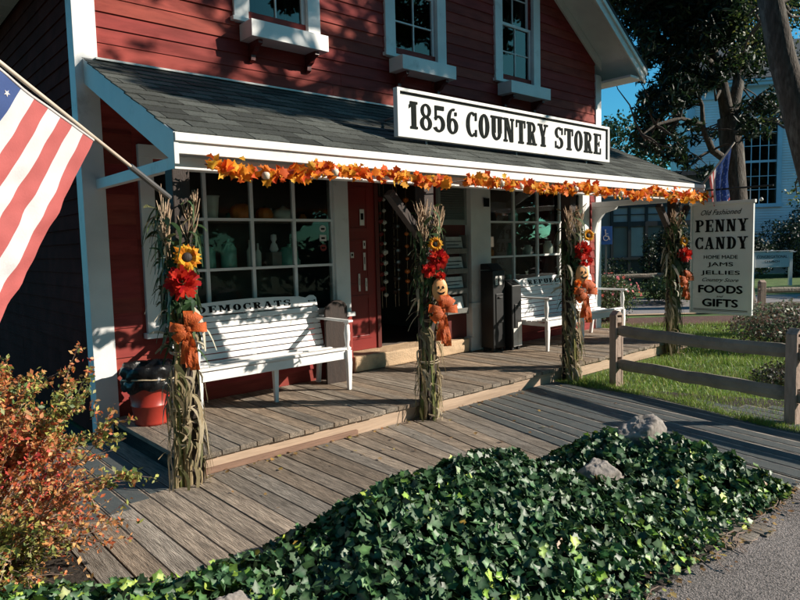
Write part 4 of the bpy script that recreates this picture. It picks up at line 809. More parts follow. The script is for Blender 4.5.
    if bow:
        dx, z, s = bow; p = Vector((x+dx, 4.39-.16, z)); n = CAMDIR.copy(); e1 = Vector((.9, -.42, 0)).normalized(); up = Vector((0,0,1)); b = thing('tmp', 'x', 'x'); bpy.data.objects.remove(b)
        k0 = MB(); k0.smooth = True; k0.lathe([(.01,-.028),(.028,-.015),(.03,.01),(.02,.028),(.005,.03)], tuple(p+n*.02), 10); bo = k0.build('bow', M_BOW, t)
        for sg_, tilt in ((-1, .15), (1, .05), (-1, -.7), (1, .9), (.25, 1.4)):
            m = MB(); m.smooth = True; V = []; nn_ = 14; d = (e1*sg_*math.cos(tilt)+up*math.sin(tilt)).normalized(); wv = n.cross(d).normalized()
            for i in range(nn_+1):
                th = 2*PI*i/nn_; c = p+d*(.075*s*(1-math.cos(th)))+n*(.045*s*math.sin(th)+.015)
                for j in range(5): w_ = (j-2)/2; V.append(c+wv*(w_*.042*s*(.35+.65*math.sin(th/2)))+n*.007*math.sin(j*3+i*1.3))
            m.add(V, [(i*5+j, i*5+j+1, (i+1)*5+j+1, (i+1)*5+j) for i in range(nn_) for j in range(4)]); m.build('loop', M_BOW, bo)
        for sg_, ln in ((-.22, .30), (.22, .36), (.03, .33)):
            m = MB(); m.smooth = True; V = []
            for i in range(12):
                tt = i/11; c = p+e1*(sg_*.18*tt*s)-up*(ln*s*tt)+n*(.02+.02*math.sin(tt*8+sg_*9))
                for j in range(5): V.append(c+e1*((j-2)/2*.040*s*(.4+.6*min(1, tt*2.5)))+n*.010*math.sin(j*2.6+i*.9))
            m.add(V, [(i*5+j, i*5+j+1, (i+1)*5+j+1, (i+1)*5+j) for i in range(11) for j in range(4)]); m.build('tail', M_BOW, bo)
bundle(1.82, 'cornstalk bundle on the leftmost post with one sunflower, one red mum and an orange bow', [(.02,1.61,.105)], [(-.02,1.44,.115,'red')], (.0,1.13,.80), None, 1)
bundle(4.22, 'cornstalk bundle on the second post with sunflower, two red mums and a carved pumpkin ornament', [(-.02,1.66,.075)], [(.03,1.53,.10,'red'),(-.10,1.43,.07,'red'),(.05,1.36,.05,'red'),(.09,1.17,.045,'orange')], (.05,1.05,.95), (.03,1.24,.10), 2, sc_=.8)
bundle(6.58, 'cornstalk bundle on the third post with sunflower high, red flowers and pumpkin ornament', [(.14,1.72,.085)], [(.02,1.55,.11,'red'),(.12,1.42,.07,'red'),(.04,1.38,.05,'red'),(-.06,1.17,.045,'orange')], (.06,1.06,1.0), (.02,1.27,.11), 3)
bundle(9.17, 'cornstalk bundle on the rightmost post beside the hanging PENNY CANDY sign', [(.0,1.62,.085)], [(.03,1.43,.11,'red')], (.04,1.08,.85), None, 4, ox=0)
# ================================================================== AUTUMN GARLAND
gl = thing('autumn_garland', 'garland of orange and red maple leaves strung along the porch fascia', 'garland', (5.8, 4.2, 2.2))
cx_ = np.linspace(1.98, 9.86, 260)
gz = lambda x: 2.275-.045*np.abs(np.sin(x*1.9))+.010*np.sin(x*7)-.02*(x < 2.8)+.01*(x > 8)
m = MB(); m.tube([(x, 4.205+.01*math.sin(x*9), gz(x)) for x in cx_], .006, 5); m.build('vine', M_BROWN, gl)
N = 860; gx = RNG.uniform(1.98, 9.9, N); keep = (np.sin(gx*5.3)+np.sin(gx*2.2+1) > -1.75) | (gx > 8.2); gx = gx[keep]; N = len(gx)
amp = np.where(gx > 8.6, 1.5, 1.0)
pos = np.stack([gx, 4.19+RNG.normal(size=N)*.035, gz(gx)+RNG.normal(size=N)*.026*amp-.005], 1)
nr = np.stack([RNG.normal(size=N)*.6-.2, -1+RNG.normal(size=N)*.4, RNG.normal(size=N)*.6+.2], 1)
MC = ([(a, b, .55*abs(a)**1.3-.5*b*b+.1*b) for a, b, c in MAPLE[0]], MAPLE[1]); s_ = RNG.uniform(.055, .105, N)
scatter('maple_leaves', *MC, pos, frames(nr), np.stack([s_*RNG.uniform(.55, 1.15, N), s_, s_*RNG.uniform(-1.2, 1.6, N)], 1), palette(N, [(.85,.22,.02),(.90,.34,.03),(.70,.10,.015),(.92,.48,.06),(.50,.06,.015)], [5,4,3,2,1], .15), M_PETAL, gl)
for x in (2.42, 3.03, 5.05, 5.35, 6.33, 7.3):
    m = MB(); m.smooth = True; m.lathe([(.004,-.03),(.022,-.026),(.033,0),(.027,.02),(.01,.027),(.004,.04)], (x, 4.15, float(gz(x))-.02), 14); m.build('gourd', M_GOURD, gl)
# ================================================================== FLAGS
STAR = [(math.cos(R(90+36*k))*(1 if k % 2 == 0 else .4), math.sin(R(90+36*k))*(1 if k % 2 == 0 else .4)) for k in range(10)]
def flag(label, M0, D, hoist0, hoist, fly, F, rip, polelen, seed, fold=0, pr=.011, bracket=None, can_=(6/13, .4)):
    t = thing('american_flag', label, 'flag', tuple(M0)); M0 = Vector(M0); D = Vector(D).normalized(); F = Vector(F).normalized(); Nn = D.cross(F).normalized()
    if bracket: b = MB(); b.tube([M0, M0+D*bracket], pr*1.7, 10); b.build('pole_socket', M_METAL, t)
    b = MB(); b.smooth = True; b.tube([M0+D*.02, M0+D*polelen], pr, 10); b.build('pole', M_POLE, t)
    sag = Vector((0,0,-.035)); NS, NF = 52, 60
    def P(s, q):   # s: 0 lower hoist .. 1 upper hoist ; q: 0 hoist .. 1 fly
        v = M0+D*(hoist0+hoist*s)+sag*(1-abs(2*s-1)**2*.5)*(1 if not fold else .3)-Vector((0,0,pr))
        a = rip*(.25+.75*min(1, q*3)); d = a*(math.sin(s*11+q*3.2)+.55*math.sin(s*23-q*5+1.3)+.35*math.sin(q*30+s*12)+.22*math.sin(q*52-s*31)+.15*math.sin(q*77+s*45))
        g = F*(fly*q); 
        if fold: g = g+D*(-fold*hoist*s*min(1, q*2.0)*.75)+Nn*(.05*math.sin(s*16+q*2)*min(1, q*3))
        return v+g+Nn*d
    V = [P(i/NS, j/NF) for i in range(NS+1) for j in range(NF+1)]; mats = []; Fc = []
    for i in range(NS):
        for j in range(NF):
            st = int(i/NS*13); can = (i >= NS*can_[0] and j < NF*can_[1]); mats.append(2 if can else (0 if st % 2 == 0 else 1)); Fc.append((i*(NF+1)+j, i*(NF+1)+j+1, (i+1)*(NF+1)+j+1, (i+1)*(NF+1)+j))
    m = MB(); m.smooth = True; m.add(V, Fc); m.m = mats; c = m.build('flag_cloth', [M_CLOTH_R, M_CLOTH_W, M_CLOTH_B], t)
    m = MB(); h13 = 1/13.
    for rr_ in range(9):
        for k in range(6 if rr_ % 2 == 0 else 5):
            s = can_[0]+.02+(1-can_[0]-.04)*(8.5-rr_)/9; q = can_[1]*((k+.6 if rr_ % 2 == 0 else k+1.1))/6.1; r = max(.0165*hoist/.9, .015)
            o = P(s, q); ex = (P(s+.01, q)-o).normalized(); ey = -(P(s, q+.01)-o).normalized(); nn = ex.cross(ey).normalized()
            for sd in (1, -1): m.add([o+ex*(a*r)+ey*(b_*r)+nn*.003*sd for a, b_ in STAR], [tuple(range(10)) if sd > 0 else tuple(range(9, -1, -1))])
    m.build('stars', M_CLOTH_W, c)
    m = MB(); m.tube([P(i/20, -.004) for i in range(21)], .007, 6); m.build('hoist_band', M_CLOTH_W, c)
FLAGF = (-.50, -.26, -.83)
flag('large american flag on a slanted pole at the left end of the porch', (1.80,4.38,2.02), (-.777,-.495,.405), .76, 1.12, 1.9, FLAGF, .020, 2.35, 1, bracket=.42)
flag('small american flag folded around its short pole at the right end of the porch', (9.84,4.27,2.46), (0,-.64,.80), .14, .50, .66, (.12,-.04,-1), .014, .70, 2, fold=.28, can_=(.30, .95), pr=.010, bracket=.12)
# ================================================================== HANGING SIGN
hs = thing('hanging_sign', 'tall white PENNY CANDY sign hanging from a bar at the right end of the porch', 'sign', (9.86, 3.95, .5))
Y0, Y1, Z0, Z1 = 4.45, 3.56, .53, 2.17
B(9.845, 9.875, Y1+.03, Y0-.03, Z0+.03, Z1-.03).build('board', M_SIGN2, hs)
mb = MB(); mb.box(9.835, 9.885, Y1, Y0, Z0, Z0+.03); mb.box(9.83, 9.89, Y1-.02, Y0+.02, Z1-.03, Z1+.015); mb.box(9.835, 9.885, Y1, Y1+.03, Z0+.03, Z1-.03); mb.box(9.835, 9.885, Y0-.03, Y0, Z0+.03, Z1-.03); mb.build('frame', M_SIGN2, hs, .003)
HG = Z1-Z0; yc = (Y0+Y1)/2
def hz(f): return Z1-f*HG
for txt, f, h, wd, style in (('Old Fashioned',.085,.075,.58,'script'),('PENNY',.205,.178,.74,'slab'),('CANDY',.360,.178,.74,'slab'),('HOME MADE',.485,.052,.48,'sans'),('JAMS',.555,.074,.36,'sans'),('JELLIES',.630,.074,.55,'sans'),('Country Store',.695,.070,.52,'script'),('FOODS',.775,.110,.62,'bold'),('and',.838,.032,.10,'script'),('GIFTS',.898,.110,.50,'bold')):
    if style == 'slab': m = MB(); slabtext(m, txt, -wd/2, wd/2, 0, h, (9.8435, yc, hz(f)-h/2), (0,-1,0), (0,0,1), (-1,0,0), .004); m.build('lettering', M_BLACK, hs)
    else: fonttext('lettering', txt, h, wd, (9.8415, yc, hz(f)), (0,-1,0), (0,0,1), M_BLACK, hs, shear=.45 if style == 'script' else 0, bold={'script': .012, 'sans': .030, 'bold': .075}[style])
mb = MB(); mb.box(9.8405, 9.8440, Y1+.06, Y0-.06, hz(.962), hz(.957)); mb.box(9.8405, 9.8440, Y1+.06, Y0-.06, hz(.972), hz(.969)); mb.build('rule_line', M_BLACK, hs)
mb = MB(); mb.tube([(9.86, 4.5, 2.36), (9.86, 3.32, 2.36)], .013, 8); mb.tube([(9.86, 4.5, 2.36), (9.80, 4.5, 2.36)], .013, 8); mb.build('bracket_bar', M_BLACKBOX, hs)
mb = MB()
for y in (3.62, 4.28): mb.tube([(9.86, y, 2.36), (9.86, y, 2.18)], .006, 6)
mb.build('hook', M_METAL, hs)
m = MB(); m.smooth = True; m.lathe([(.004,0),(.022,.01),(.026,.03),(.014,.05),(.004,.055)], (9.86, 3.47, 2.15), 12); m.build('finial', M_WHITE, hs)
# ================================================================== VEGETATION
def at(px, py, d):   # world point seen at that spot of the photograph, d metres in front of the photographer
    p = Vector((0,0,1.65))+(f_+r_*((px-400)/648.36)-u_*((py-300)/648.36))*d; return p
# ---- ivy mound
def mbk(x): return np.interp(x, [-1, .2, .6, 1.15, 3.0, 3.6, 4.0, 4.22, 4.34, 4.42, 4.49], [3.7, 3.6, 3.4, 2.9, 2.95, 2.85, 2.7, 2.45, 2.05, 1.65, 1.43])
def ridge(x): return np.interp(x, [-1, .2, .7, 1.0, 1.25, 1.5, 1.8, 2.2, 2.6, 3.0, 3.25, 3.5, 3.75, 4.0, 4.25, 4.38, 4.5], [.26, .27, .27, .25, .25, .29, .35, .40, .41, .37, .28, .15, .16, .30, .30, .14, .0])
def mh(x, y):
    b = mbk(x); f0 = np.interp(x, [-1, .8, 2.6, 4.6], [1.5, 1.5, 1.42, 1.40]); yr = np.minimum(2.45, b-.32); yr = np.maximum(yr, f0+.08)
    a = np.clip((y-f0)/(yr-f0), 0, 1)**.75; c = np.clip((b-y)/(b-yr), 0, 1)**.6
    return ridge(x)*np.where(y < yr, a, c)+.03*np.sin(x*5+y*3)*np.sin(y*6-x*2)*np.minimum(a, c)
gx_, gy_ = np.meshgrid(np.linspace(-.8, 4.48, 90), np.linspace(0, 1, 40), indexing='ij')
f0 = np.interp(gx_, [-1, .8, 2.6, 4.6], [1.5, 1.5, 1.42, 1.40]); yy = f0+(mbk(gx_)-f0)*gy_; zz = mh(gx_, yy)*.86-.05
m = MB(); m.smooth = True; V = list(zip(gx_.ravel().tolist(), yy.ravel().tolist(), zz.ravel().tolist())); m.add(V, [(i*40+j, (i+1)*40+j, (i+1)*40+j+1, i*40+j+1) for i in range(89) for j in range(39)])
tag(m.build('soil_mound', M_SOIL), kind='structure')
N = 27000; x = RNG.uniform(-.6, 4.50, N); f0 = np.interp(x, [-1, .8, 2.6, 4.6], [1.5, 1.5, 1.42, 1.40]); y = f0-.03+(mbk(x)-f0+.06)*RNG.uniform(0, 1, N)**.85
keep = (((x-4.27)/.24)**2+((y-2.27)/.20)**2 > 1) & (((x-3.62)/.20)**2+((y-2.20)/.14)**2 > 1) & (((x-1.12)/.14)**2+((y-2.36)/.10)**2 > 1); x, y = x[keep], y[keep]; N = len(x)
e = .02; gxn = -(mh(x+e, y)-mh(x-e, y))/(2*e); gyn = -(mh(x, y+e)-mh(x, y-e))/(2*e)
hgt = RNG.uniform(-.06, .06, N)+.025*np.sin(x*17+2*np.sin(y*9))*np.sin(y*19); z = mh(x, y)+hgt
hol = np.exp(-(((x-1.55)/.28)**2+((y-2.42)/.20)**2))*.11+np.exp(-(((x-3.45)/.22)**2+((y-2.55)/.16)**2))*.08; z -= hol
nr = np.stack([gxn+RNG.normal(size=N)*.85+.15, gyn+RNG.normal(size=N)*.85-.3, np.ones(N)*.95], 1)
edge_ = np.minimum((y-f0[keep])*2, (mbk(x)-y)*2.2).clip(0, 1); patch = np.sin(x*3.1+1)*np.sin(y*5.2+x)+RNG.normal(size=N)*.45
cols = palette(N, [(.028,.072,.028),(.042,.098,.036),(.060,.128,.046),(.085,.165,.06)], [5,5,3,1], .2)
yel = (patch > 1.35) | ((x < 1.3) & (RNG.random(N) < .22)) | ((RNG.random(N) < .22*(1-edge_)) & (hgt > -.01)); cols[yel] = palette(int(yel.sum()), [(.18,.30,.04),(.30,.38,.06),(.13,.24,.04)], [3,2,3])
br = RNG.random(N) < .004; cols[br] = palette(int(br.sum()), [(.45,.30,.05),(.30,.15,.06)], [1,1])
sI = RNG.uniform(.030, .068, N)*(1-.25*(edge_ < .2)); iv = scatter('ivy', *IVY, np.stack([x, y, z], 1), frames(nr), np.stack([sI*RNG.uniform(.7, 1.15, N), sI, sI*RNG.uniform(-.8, 2.2, N)], 1), cols, M_IVY, smooth=False, vm=[1.8]+[1]*11); tag(iv, 'dense dark green ivy ground cover over the mound in the foreground', 'ground cover', kind='stuff')
m = MB(); rr = random.Random(9)
for k in range(26):
    x0, y0 = rr.uniform(2.2, 4.7), rr.uniform(1.36, 1.5); a = rr.uniform(0, 2*PI); pts = [(x0+.06*i*math.cos(a+i*.3), y0+.03*i*math.sin(a+i*.4), .008+.012*math.sin(i)) for i in range(5)]; m.tube(pts, .0025, 4)
tag(m.build('ivy_runner', M_TWIG), 'thin dry ivy stems trailing on the edge of the asphalt', 'ivy stems', kind='stuff')
# fallen leaves on boardwalk and path edge
N = 230; x = np.concatenate([RNG.uniform(2.2, 4.9, 120), RNG.uniform(1.9, 6, 60), RNG.uniform(1.9, 6.4, 50)]); y = np.concatenate([1.43-np.abs(RNG.normal(size=120))*.09, RNG.uniform(4.36, 4.48, 60), RNG.uniform(2.9, 4.4, 50)])
o = scatter('fallen_leaves', *MAPLE, np.stack([x, y, np.full(N, .012)], 1), frames(np.stack([RNG.normal(size=N)*.25, RNG.normal(size=N)*.25, np.ones(N)], 1)), RNG.uniform(.015, .04, N), palette(N, [(.35,.22,.08),(.22,.12,.05),(.40,.33,.08)], [3,3,1]), M_LEAF); tag(o, 'small dry leaves and crumbs scattered along the ivy and deck edges', 'leaf litter', kind='stuff')
# ---- boulders
def boulder(x, y, z, rx, ry, rz, seed, label):
    rr = random.Random(seed); n1, n2 = 56, 84; V = []; F = []; ph = [Vector((rr.uniform(-1,1), rr.uniform(-1,1), rr.uniform(-1,1))).normalized() for _ in range(26)]; cut = [rr.uniform(.66, .95) for _ in range(26)]
    for i in range(n1+1):
        th = PI*i/n1
        for k in range(n2):
            a = 2*PI*k/n2; d = Vector((math.sin(th)*math.cos(a), math.sin(th)*math.sin(a), math.cos(th))); r = 1
            for p_, c in zip(ph, cut):
                dt = d.dot(p_)
                if dt*r > c: r = c/dt
            nz_ = noise.fractal(d*2.2+Vector((seed*3,0,0)), 1.0, 2.0, 6); r = r*(1+.10*nz_)+.03*noise.noise(d*11+Vector((0,seed,0))) ; V.append((x+d.x*rx*r, y+d.y*ry*r, z+d.z*rz*r))
    for i in range(n1):
        for k in range(n2): F.append((i*n2+k, (i+1)*n2+k, (i+1)*n2+(k+1) % n2, i*n2+(k+1) % n2))
    m = MB(); m.smooth = True; m.add(V, F); tag(m.build('boulder', M_ROCK), label, 'rock', 'boulders in the ivy bed')
boulder(4.25, 2.27, .20, .29, .25, .23, 5, 'largest pinkish boulder rising out of the ivy near the boardwalk')
boulder(3.64, 2.22, .13, .21, .16, .14, 2, 'low pale boulder half buried in ivy in front of the largest one')
boulder(1.12, 2.38, .16, .15, .11, .12, 3, 'grey boulder in the ivy at the lower left')
# ---- barberry bush
bb = thing('barberry_bush', 'twiggy barberry bush with orange, red and yellow leaves at the left', 'bush', (.62, 3.75, 0)); rr = random.Random(3)
m = MB(); P_, D_, W_ = [], [], []; c0 = Vector((.34, 4.10, 0))
for k in range(560):
    a = rr.uniform(0, 2*PI); el = rr.uniform(.15, 1.35); ln = rr.uniform(.72, 1.16)*(1 if el > .95 else .38+.42*el); b = c0+Vector((rr.uniform(-.36, .26), rr.uniform(-.3, .3), 0)); pts = [b]; d = Vector((math.cos(a)*math.cos(el), math.sin(a)*math.cos(el), math.sin(el)))
    n = 8
    for i in range(n): d = (d+Vector((rr.uniform(-.14,.14), rr.uniform(-.14,.14), rr.uniform(-.10,.05)-.02*i*(el < 1)))).normalized(); pts.append(pts[-1]+d*ln/n)
    pts = [p for p in pts if p.z > .005] if pts[-1].z < 0 else pts
    if len(pts) < 4: continue
    m.tube(pts, [.006*(1-.8*i/len(pts)) for i in range(len(pts))], 4, False)
    for i in range(2, len(pts)-1):
        for q in range(rr.choice((1, 2, 2))):
            s = pts[i].lerp(pts[i+1], rr.random()); dd = (d+Vector((rr.uniform(-1,1), rr.uniform(-1,1), rr.uniform(-.6,.9)))).normalized(); l2 = rr.uniform(.08, .24); e_ = s+dd*l2; m.tube([s, s+dd*l2*.5+Vector((0,0,.008)), e_], [.0026, .002, .001], 3, False)
            for w_ in range(int(l2*190*(.35 if s.z < .40 else 1))): P_.append(s.lerp(e_, rr.random())); D_.append(dd)
    if pts[-1].z > .3:
        for w_ in range(48): u = rr.random()**.5; ii = min(len(pts)-2, int(u*(len(pts)-1))); P_.append(pts[ii].lerp(pts[ii+1], rr.random())); D_.append(d)
m.build('branches', M_TWIG, bb)
P_ = np.array([tuple(p) for p in P_]); N = len(P_); P_ = P_+RNG.normal(size=(N,3))*.013
g_ = np.sin(P_[:,0]*7+P_[:,2]*5)+np.sin(P_[:,1]*6+P_[:,2]*8)*.7+RNG.normal(size=N)*.7; cols = palette(N, [(.55,.24,.09),(.58,.32,.13),(.50,.13,.05),(.36,.32,.10)], [3,3,3,1])
a_ = g_ > 1.7; cols[a_] = palette(int(a_.sum()), [(.58,.08,.06),(.65,.15,.06),(.42,.04,.04)], [3,3,2]); a_ = g_ < -.6; cols[a_] = palette(int(a_.sum()), [(.24,.26,.07),(.42,.40,.10),(.10,.16,.05)], [3,3,2])
scatter('leaves', *DIAMOND, P_, frames(RNG.normal(size=(N,3))+np.array([.1,-.3,.5])), RNG.uniform(.022, .042, N), cols, M_LEAF, bb)
# ---- lawn grass
def inpoly(x, y, poly):
    c = np.zeros(len(x), bool); n = len(poly)
    for i in range(n):
        (x1, y1), (x2, y2) = poly[i], poly[(i+1) % n]; t = ((y1 > y) != (y2 > y)) & (x < (x2-x1)*(y-y1)/(y2-y1+1e-12)+x1); c ^= t
    return c
LP = [(6.42,4.42),(6.38,3.9),(6.46,3.3),(6.28,2.7),(6.08,2.1),(5.98,1.4),(10.0,1.4),(13.4,4.9),(12.0,6.6),(10.1,8.6),(10.05,6.1),(9.95,4.42)]
N = 78000; x = RNG.uniform(6.0, 13.5, N); y = RNG.uniform(1.3, 8.6, N); y2 = RNG.uniform(1.5, 4.5, 9000); x2 = np.interp(y2, [1.4, 2.1, 2.7, 3.3, 3.9, 4.42], [5.98, 6.08, 6.28, 6.46, 6.38, 6.42])+np.abs(RNG.normal(size=9000))*.10-.03; x = np.concatenate([x, x2]); y = np.concatenate([y, y2]); k = inpoly(x, y, LP); k[78000:] = True; x, y = x[k], y[k]; N = len(x)
gr = ([(-.5,0,0),(.5,0,0),(.22,.10,.55),(-.22,.10,.55),(0,.32,1)], [(0,1,2,3),(3,2,4)])
d = RNG.normal(size=(N,3))*.35+np.array([0,0,1]); q = RNG.normal(size=(N,3)); yv = np.cross(d, q); yv /= np.linalg.norm(yv, axis=1, keepdims=True); zv = d/np.linalg.norm(d, axis=1, keepdims=True); xv = np.cross(yv, zv)
rot = np.stack([xv, yv, zv], axis=2); hh = RNG.uniform(.03, .075, N)*(1+.5*(np.sin(x*4)*np.sin(y*5) > .4)); scl = np.stack([np.full(N, .010), hh, hh], 1)
m_ = scatter('lawn_grass', gr[0], gr[1], np.stack([x, y, np.full(N, -.028)], 1), rot, scl, palette(N, [(.16,.26,.04),(.24,.36,.06),(.34,.40,.10),(.36,.31,.14)], [4,4,2,1]), M_LEAF); tag(m_, 'short sunlit green grass on the lawn beyond the split rail fence', 'grass', kind='stuff')
LP2 = [tuple(vp(18.9, s)[:2]) for s in (3, 22)]+[tuple(vp(29, s)[:2]) for s in (30, 5)]
# ---- shrubs
def shrub(name, label, cat, c, rx, ry, rz, n, size, cols, wts, seed, group=None, stems=14, shell=.35, mat_=None, leaf=DIAMOND, flowers=None):
    rg = np.random.default_rng(seed); t = thing(name, label, cat, tuple(c), group); c = Vector(c); m = MB(); rr = random.Random(seed)
    for k in range(stems):
        a = rr.uniform(0, 2*PI); e_ = rr.uniform(.3, .95); m.tube([c+Vector((rr.uniform(-.1,.1)*rx, rr.uniform(-.1,.1)*ry, 0)), c+Vector((math.cos(a)*rx*.4*e_, math.sin(a)*ry*.4*e_, rz*.7)), c+Vector((math.cos(a)*rx*.8*e_, math.sin(a)*ry*.8*e_, rz*1.5*(1.2-e_*.4)))], [.02*rz+.003, .012*rz+.002, .004*rz+.001], 5, False)
    m.build('branches', M_TWIG, t)
    d = rg.normal(size=(n,3)); d /= np.linalg.norm(d, axis=1, keepdims=True); r = rg.uniform(shell, 1, n)**.6
    lump = 1+.20*np.sin(d[:,0]*6+seed)*np.sin(d[:,1]*7+2*seed)+.14*np.sin(d[:,2]*9+seed)+rg.normal(size=n)*.05
    p = d*np.array([rx, ry, rz])*(r*lump)[:,None]+np.array([c.x, c.y, c.z+rz]); p[:,2] = np.maximum(p[:,2], c.z+.02)
    clump = .5+.5*np.sin(p[:,0]*9/rx)*np.sin(p[:,2]*8/rz+p[:,1]*5/ry)
    cc = palette(n, cols, wts, .25, rg)*(.75+.5*clump)[:,None]
    scatter('foliage', *leaf, p, frames(d+rg.normal(size=(n,3))*.8+np.array([0,0,.3]), rng=rg), rg.uniform(.6, 1.3, n)*size, cc, mat_ or M_LEAF, t)
    if flowers:
        nf, fs, fc, fw = flowers; d = rg.normal(size=(nf,3)); d[:,2] = np.abs(d[:,2]); d /= np.linalg.norm(d, axis=1, keepdims=True); p = d*np.array([rx, ry, rz])*1.02+np.array([c.x, c.y, c.z+rz])
        scatter('blossoms', *MAPLE, p, frames(d+rg.normal(size=(nf,3))*.5, rng=rg), rg.uniform(.7, 1.3, nf)*fs, palette(nf, fc, fw, .15, rg), M_PETAL, t)
    return t
G1 = [(.03,.06,.02),(.05,.09,.03),(.08,.12,.04)]; DK = [(.010,.022,.012),(.016,.032,.016),(.022,.04,.02)]
shrub('leafy_shrub', 'grey green shrub with reddish leaves behind the right end of the split rail fence', 'shrub', (10.75, 3.45, -.02), .95, .75, .36, 5200, .055, [(.12,.16,.09),(.20,.22,.15),(.16,.09,.07),(.20,.17,.13)], [4,2,3,1], 21, stems=40)
shrub('leafy_shrub', 'low dark shrub on bare soil under the lower rail beside the right fence post', 'shrub', (8.1, 2.55, -.02), .55, .30, .11, 1400, .045, [(.06,.06,.04),(.10,.08,.06),(.05,.07,.03)], [3,2,2], 22)
shrub('flowering_bush', 'loose flowering bush with pink blossoms beyond the end of the porch', 'bush', (12.2, 7.2, -.02), .75, .6, .50, 3400, .05, G1+[(.14,.18,.06)], [3,3,3,2], 23, stems=30, flowers=(70, .06, [(.75,.22,.25),(.80,.16,.12),(.7,.4,.35)], [3,2,1]))
shrub('flowering_bush', 'low bush with bright orange blossoms left of the pink flowering bush', 'bush', (13.0, 8.6, -.02), .6, .5, .30, 1800, .05, G1, [2,3,3], 24, stems=20, flowers=(140, .06, [(.85,.28,.05),(.8,.18,.05)], [2,1]))
for i, (d_, s_, rx, rz, lab) in enumerate([(16.9,5.5,.8,.35,'low green shrub in front of the far fence, left of the stone post'),(16.9,7.1,.9,.38,'low green shrub in front of the far fence beside the rightmost porch post'),(19.6,6.0,1.3,.6,'rounded green shrub against the grey building'),(19.4,7.55,.45,.95,'dark narrow shrub beside the grey building entrance')]):
    p = vp(d_, s_, -.02); shrub('leafy_shrub', lab, 'shrub', tuple(p), rx, rx*.7, rz, 2200, .09, G1 if i < 2 else DK+G1[:1], [3,2,1] if i < 2 else [2,2,2,1], 30+i, 'shrubs beyond the road')
p = vp(18.3, 7.75, -.02); shrub('columnar_evergreen', 'tall dark columnar evergreen left of the rightmost post', 'evergreen', tuple(p), .52, .5, 1.15, 5200, .10, DK, [3,3,2], 41, stems=6)
p = vp(27.5, 17.2, -.02); shrub('dark_hedge', 'large rounded dark hedge in front of the church', 'hedge', tuple(p), 2.6, 1.2, 1.45, 9000, .12, DK, [3,3,1], 42, stems=8)
p = vp(26.5, 14.0, -.02); shrub('dark_hedge', 'dark hedge behind the white church sign', 'hedge', tuple(p), 2.2, 1.1, .95, 8000, .12, DK, [3,3,1], 43, stems=8)
# ---- trees
def tree_leaves(name, clumps, per, size, cols, wts, seed, parent, mat_=None, elong=1.0, flat=.8):
    rg = np.random.default_rng(seed); C_ = np.array([c[:3] for c in clumps]); Rr = np.array([c[3] for c in clumps]); k = np.repeat(np.arange(len(clumps)), [max(6, int(per*c[3]**2)) for c in clumps]); n = len(k)
    d = rg.normal(size=(n,3)); d /= np.linalg.norm(d, axis=1, keepdims=True); p = C_[k]+d*(rg.uniform(0, 1, n)**.45*Rr[k])[:,None]*np.array([1.15,1.15,flat])
    cb = rg.uniform(.65, 1.4, len(clumps)); cc = palette(n, cols, wts, .22, rg)*cb[k][:,None]; sz = rg.uniform(.65, 1.3, n)*size
    return scatter(name, *DIAMOND, p, frames(rg.normal(size=(n,3))+np.array([0,0,.5]), rng=rg), np.stack([sz, sz*elong, sz], 1), cc, mat_ or M_LEAF, parent)
def limb(m, a, b, r0, r1, rr, n=6, wob=.06, lift=0):
    a, b = Vector(a), Vector(b); L_ = (b-a).length; pts = []; rad = []
    for i in range(n+1):
        t = i/n; pts.append(a.lerp(b, t)+Vector((rr.uniform(-1,1), rr.uniform(-1,1), rr.uniform(-1,1)))*wob*L_*.35*math.sin(PI*t)+Vector((0,0,lift*L_*math.sin(PI*t)))); rad.append(r0+(r1-r0)*t**.7)
    m.smooth = True; m.tube(pts, rad, 8, False); return pts
# leaning shade tree at the right whose crown dapples the store front
rr = random.Random(5); tr = thing('shade_tree', 'leaning tree with rough trunk crossing the upper right corner', 'tree', (12.97, 3.07, 0))
m = MB(); m.smooth = True; spine = [Vector(p) for p in ((13.02,2.98,-.05),(12.97,3.07,.3),(12.78,3.45,1.8),(12.56,3.83,3.53),(12.42,4.10,4.7),(12.31,4.26,5.66),(12.2,3.9,6.8),(12.3,3.0,7.9),(12.4,1.9,8.8),(12.5,1.0,9.8))]
m.tube(spine, [.36,.28,.25,.23,.21,.20,.18,.15,.11,.05], 14, False)
targets = []
def shade(n, xr, yr, zr, t0, t1, r0, r1):
    for _ in range(n):
        T = Vector((rr.uniform(*xr), rr.uniform(*yr), rr.uniform(*zr))); t = rr.uniform(t0, t1); targets.append((*(T+SUN*t), rr.uniform(r0, r1)))
for _ in range(130):     # band over the upper part of the porch roof
    yv_ = rr.uniform(5.25, 6.0); T = Vector((rr.uniform(2.0, 9.4), yv_, 2.455+(yv_-4.27)*.485)); targets.append((*(T+SUN*rr.uniform(8.3, 10.5)), rr.uniform(.18, .32)))
shade(30, (4.9, 7.0), (6.1, 6.1), (3.6, 4.6), 8.3, 10.8, .22, .42)
shade(48, (5.6, 8.9), (6.1, 6.1), (4.0, 5.6), 8.3, 10.8, .28, .5)
shade(18, (6.6, 8.2), (6.1, 6.1), (3.4, 4.2), 8.3, 10.8, .22, .4)
shade(16, (2.2, 4.8), (6.1, 6.1), (4.1, 5.4), 8.3, 10.5, .18, .34)
shade(9, (2.0, 4.8), (6.1, 6.1), (3.45, 4.2), 8.3, 10.5, .08, .16)
shade(7, (2.0, 4.6), (6.1, 6.1), (3.7, 4.6), 8.3, 10.5, .16, .30)
shade(26, (3.0, 10), (5.6, 6.1), (5.8, 8.0), 8.5, 11, .4, .7)
for k in range(30):
    targets.append((12.4+rr.uniform(-1.2, 3.4), 1.5+rr.uniform(-2.2, 1.2), rr.uniform(8.2, 10.8), rr.uniform(.4, .8)))
hubs = []
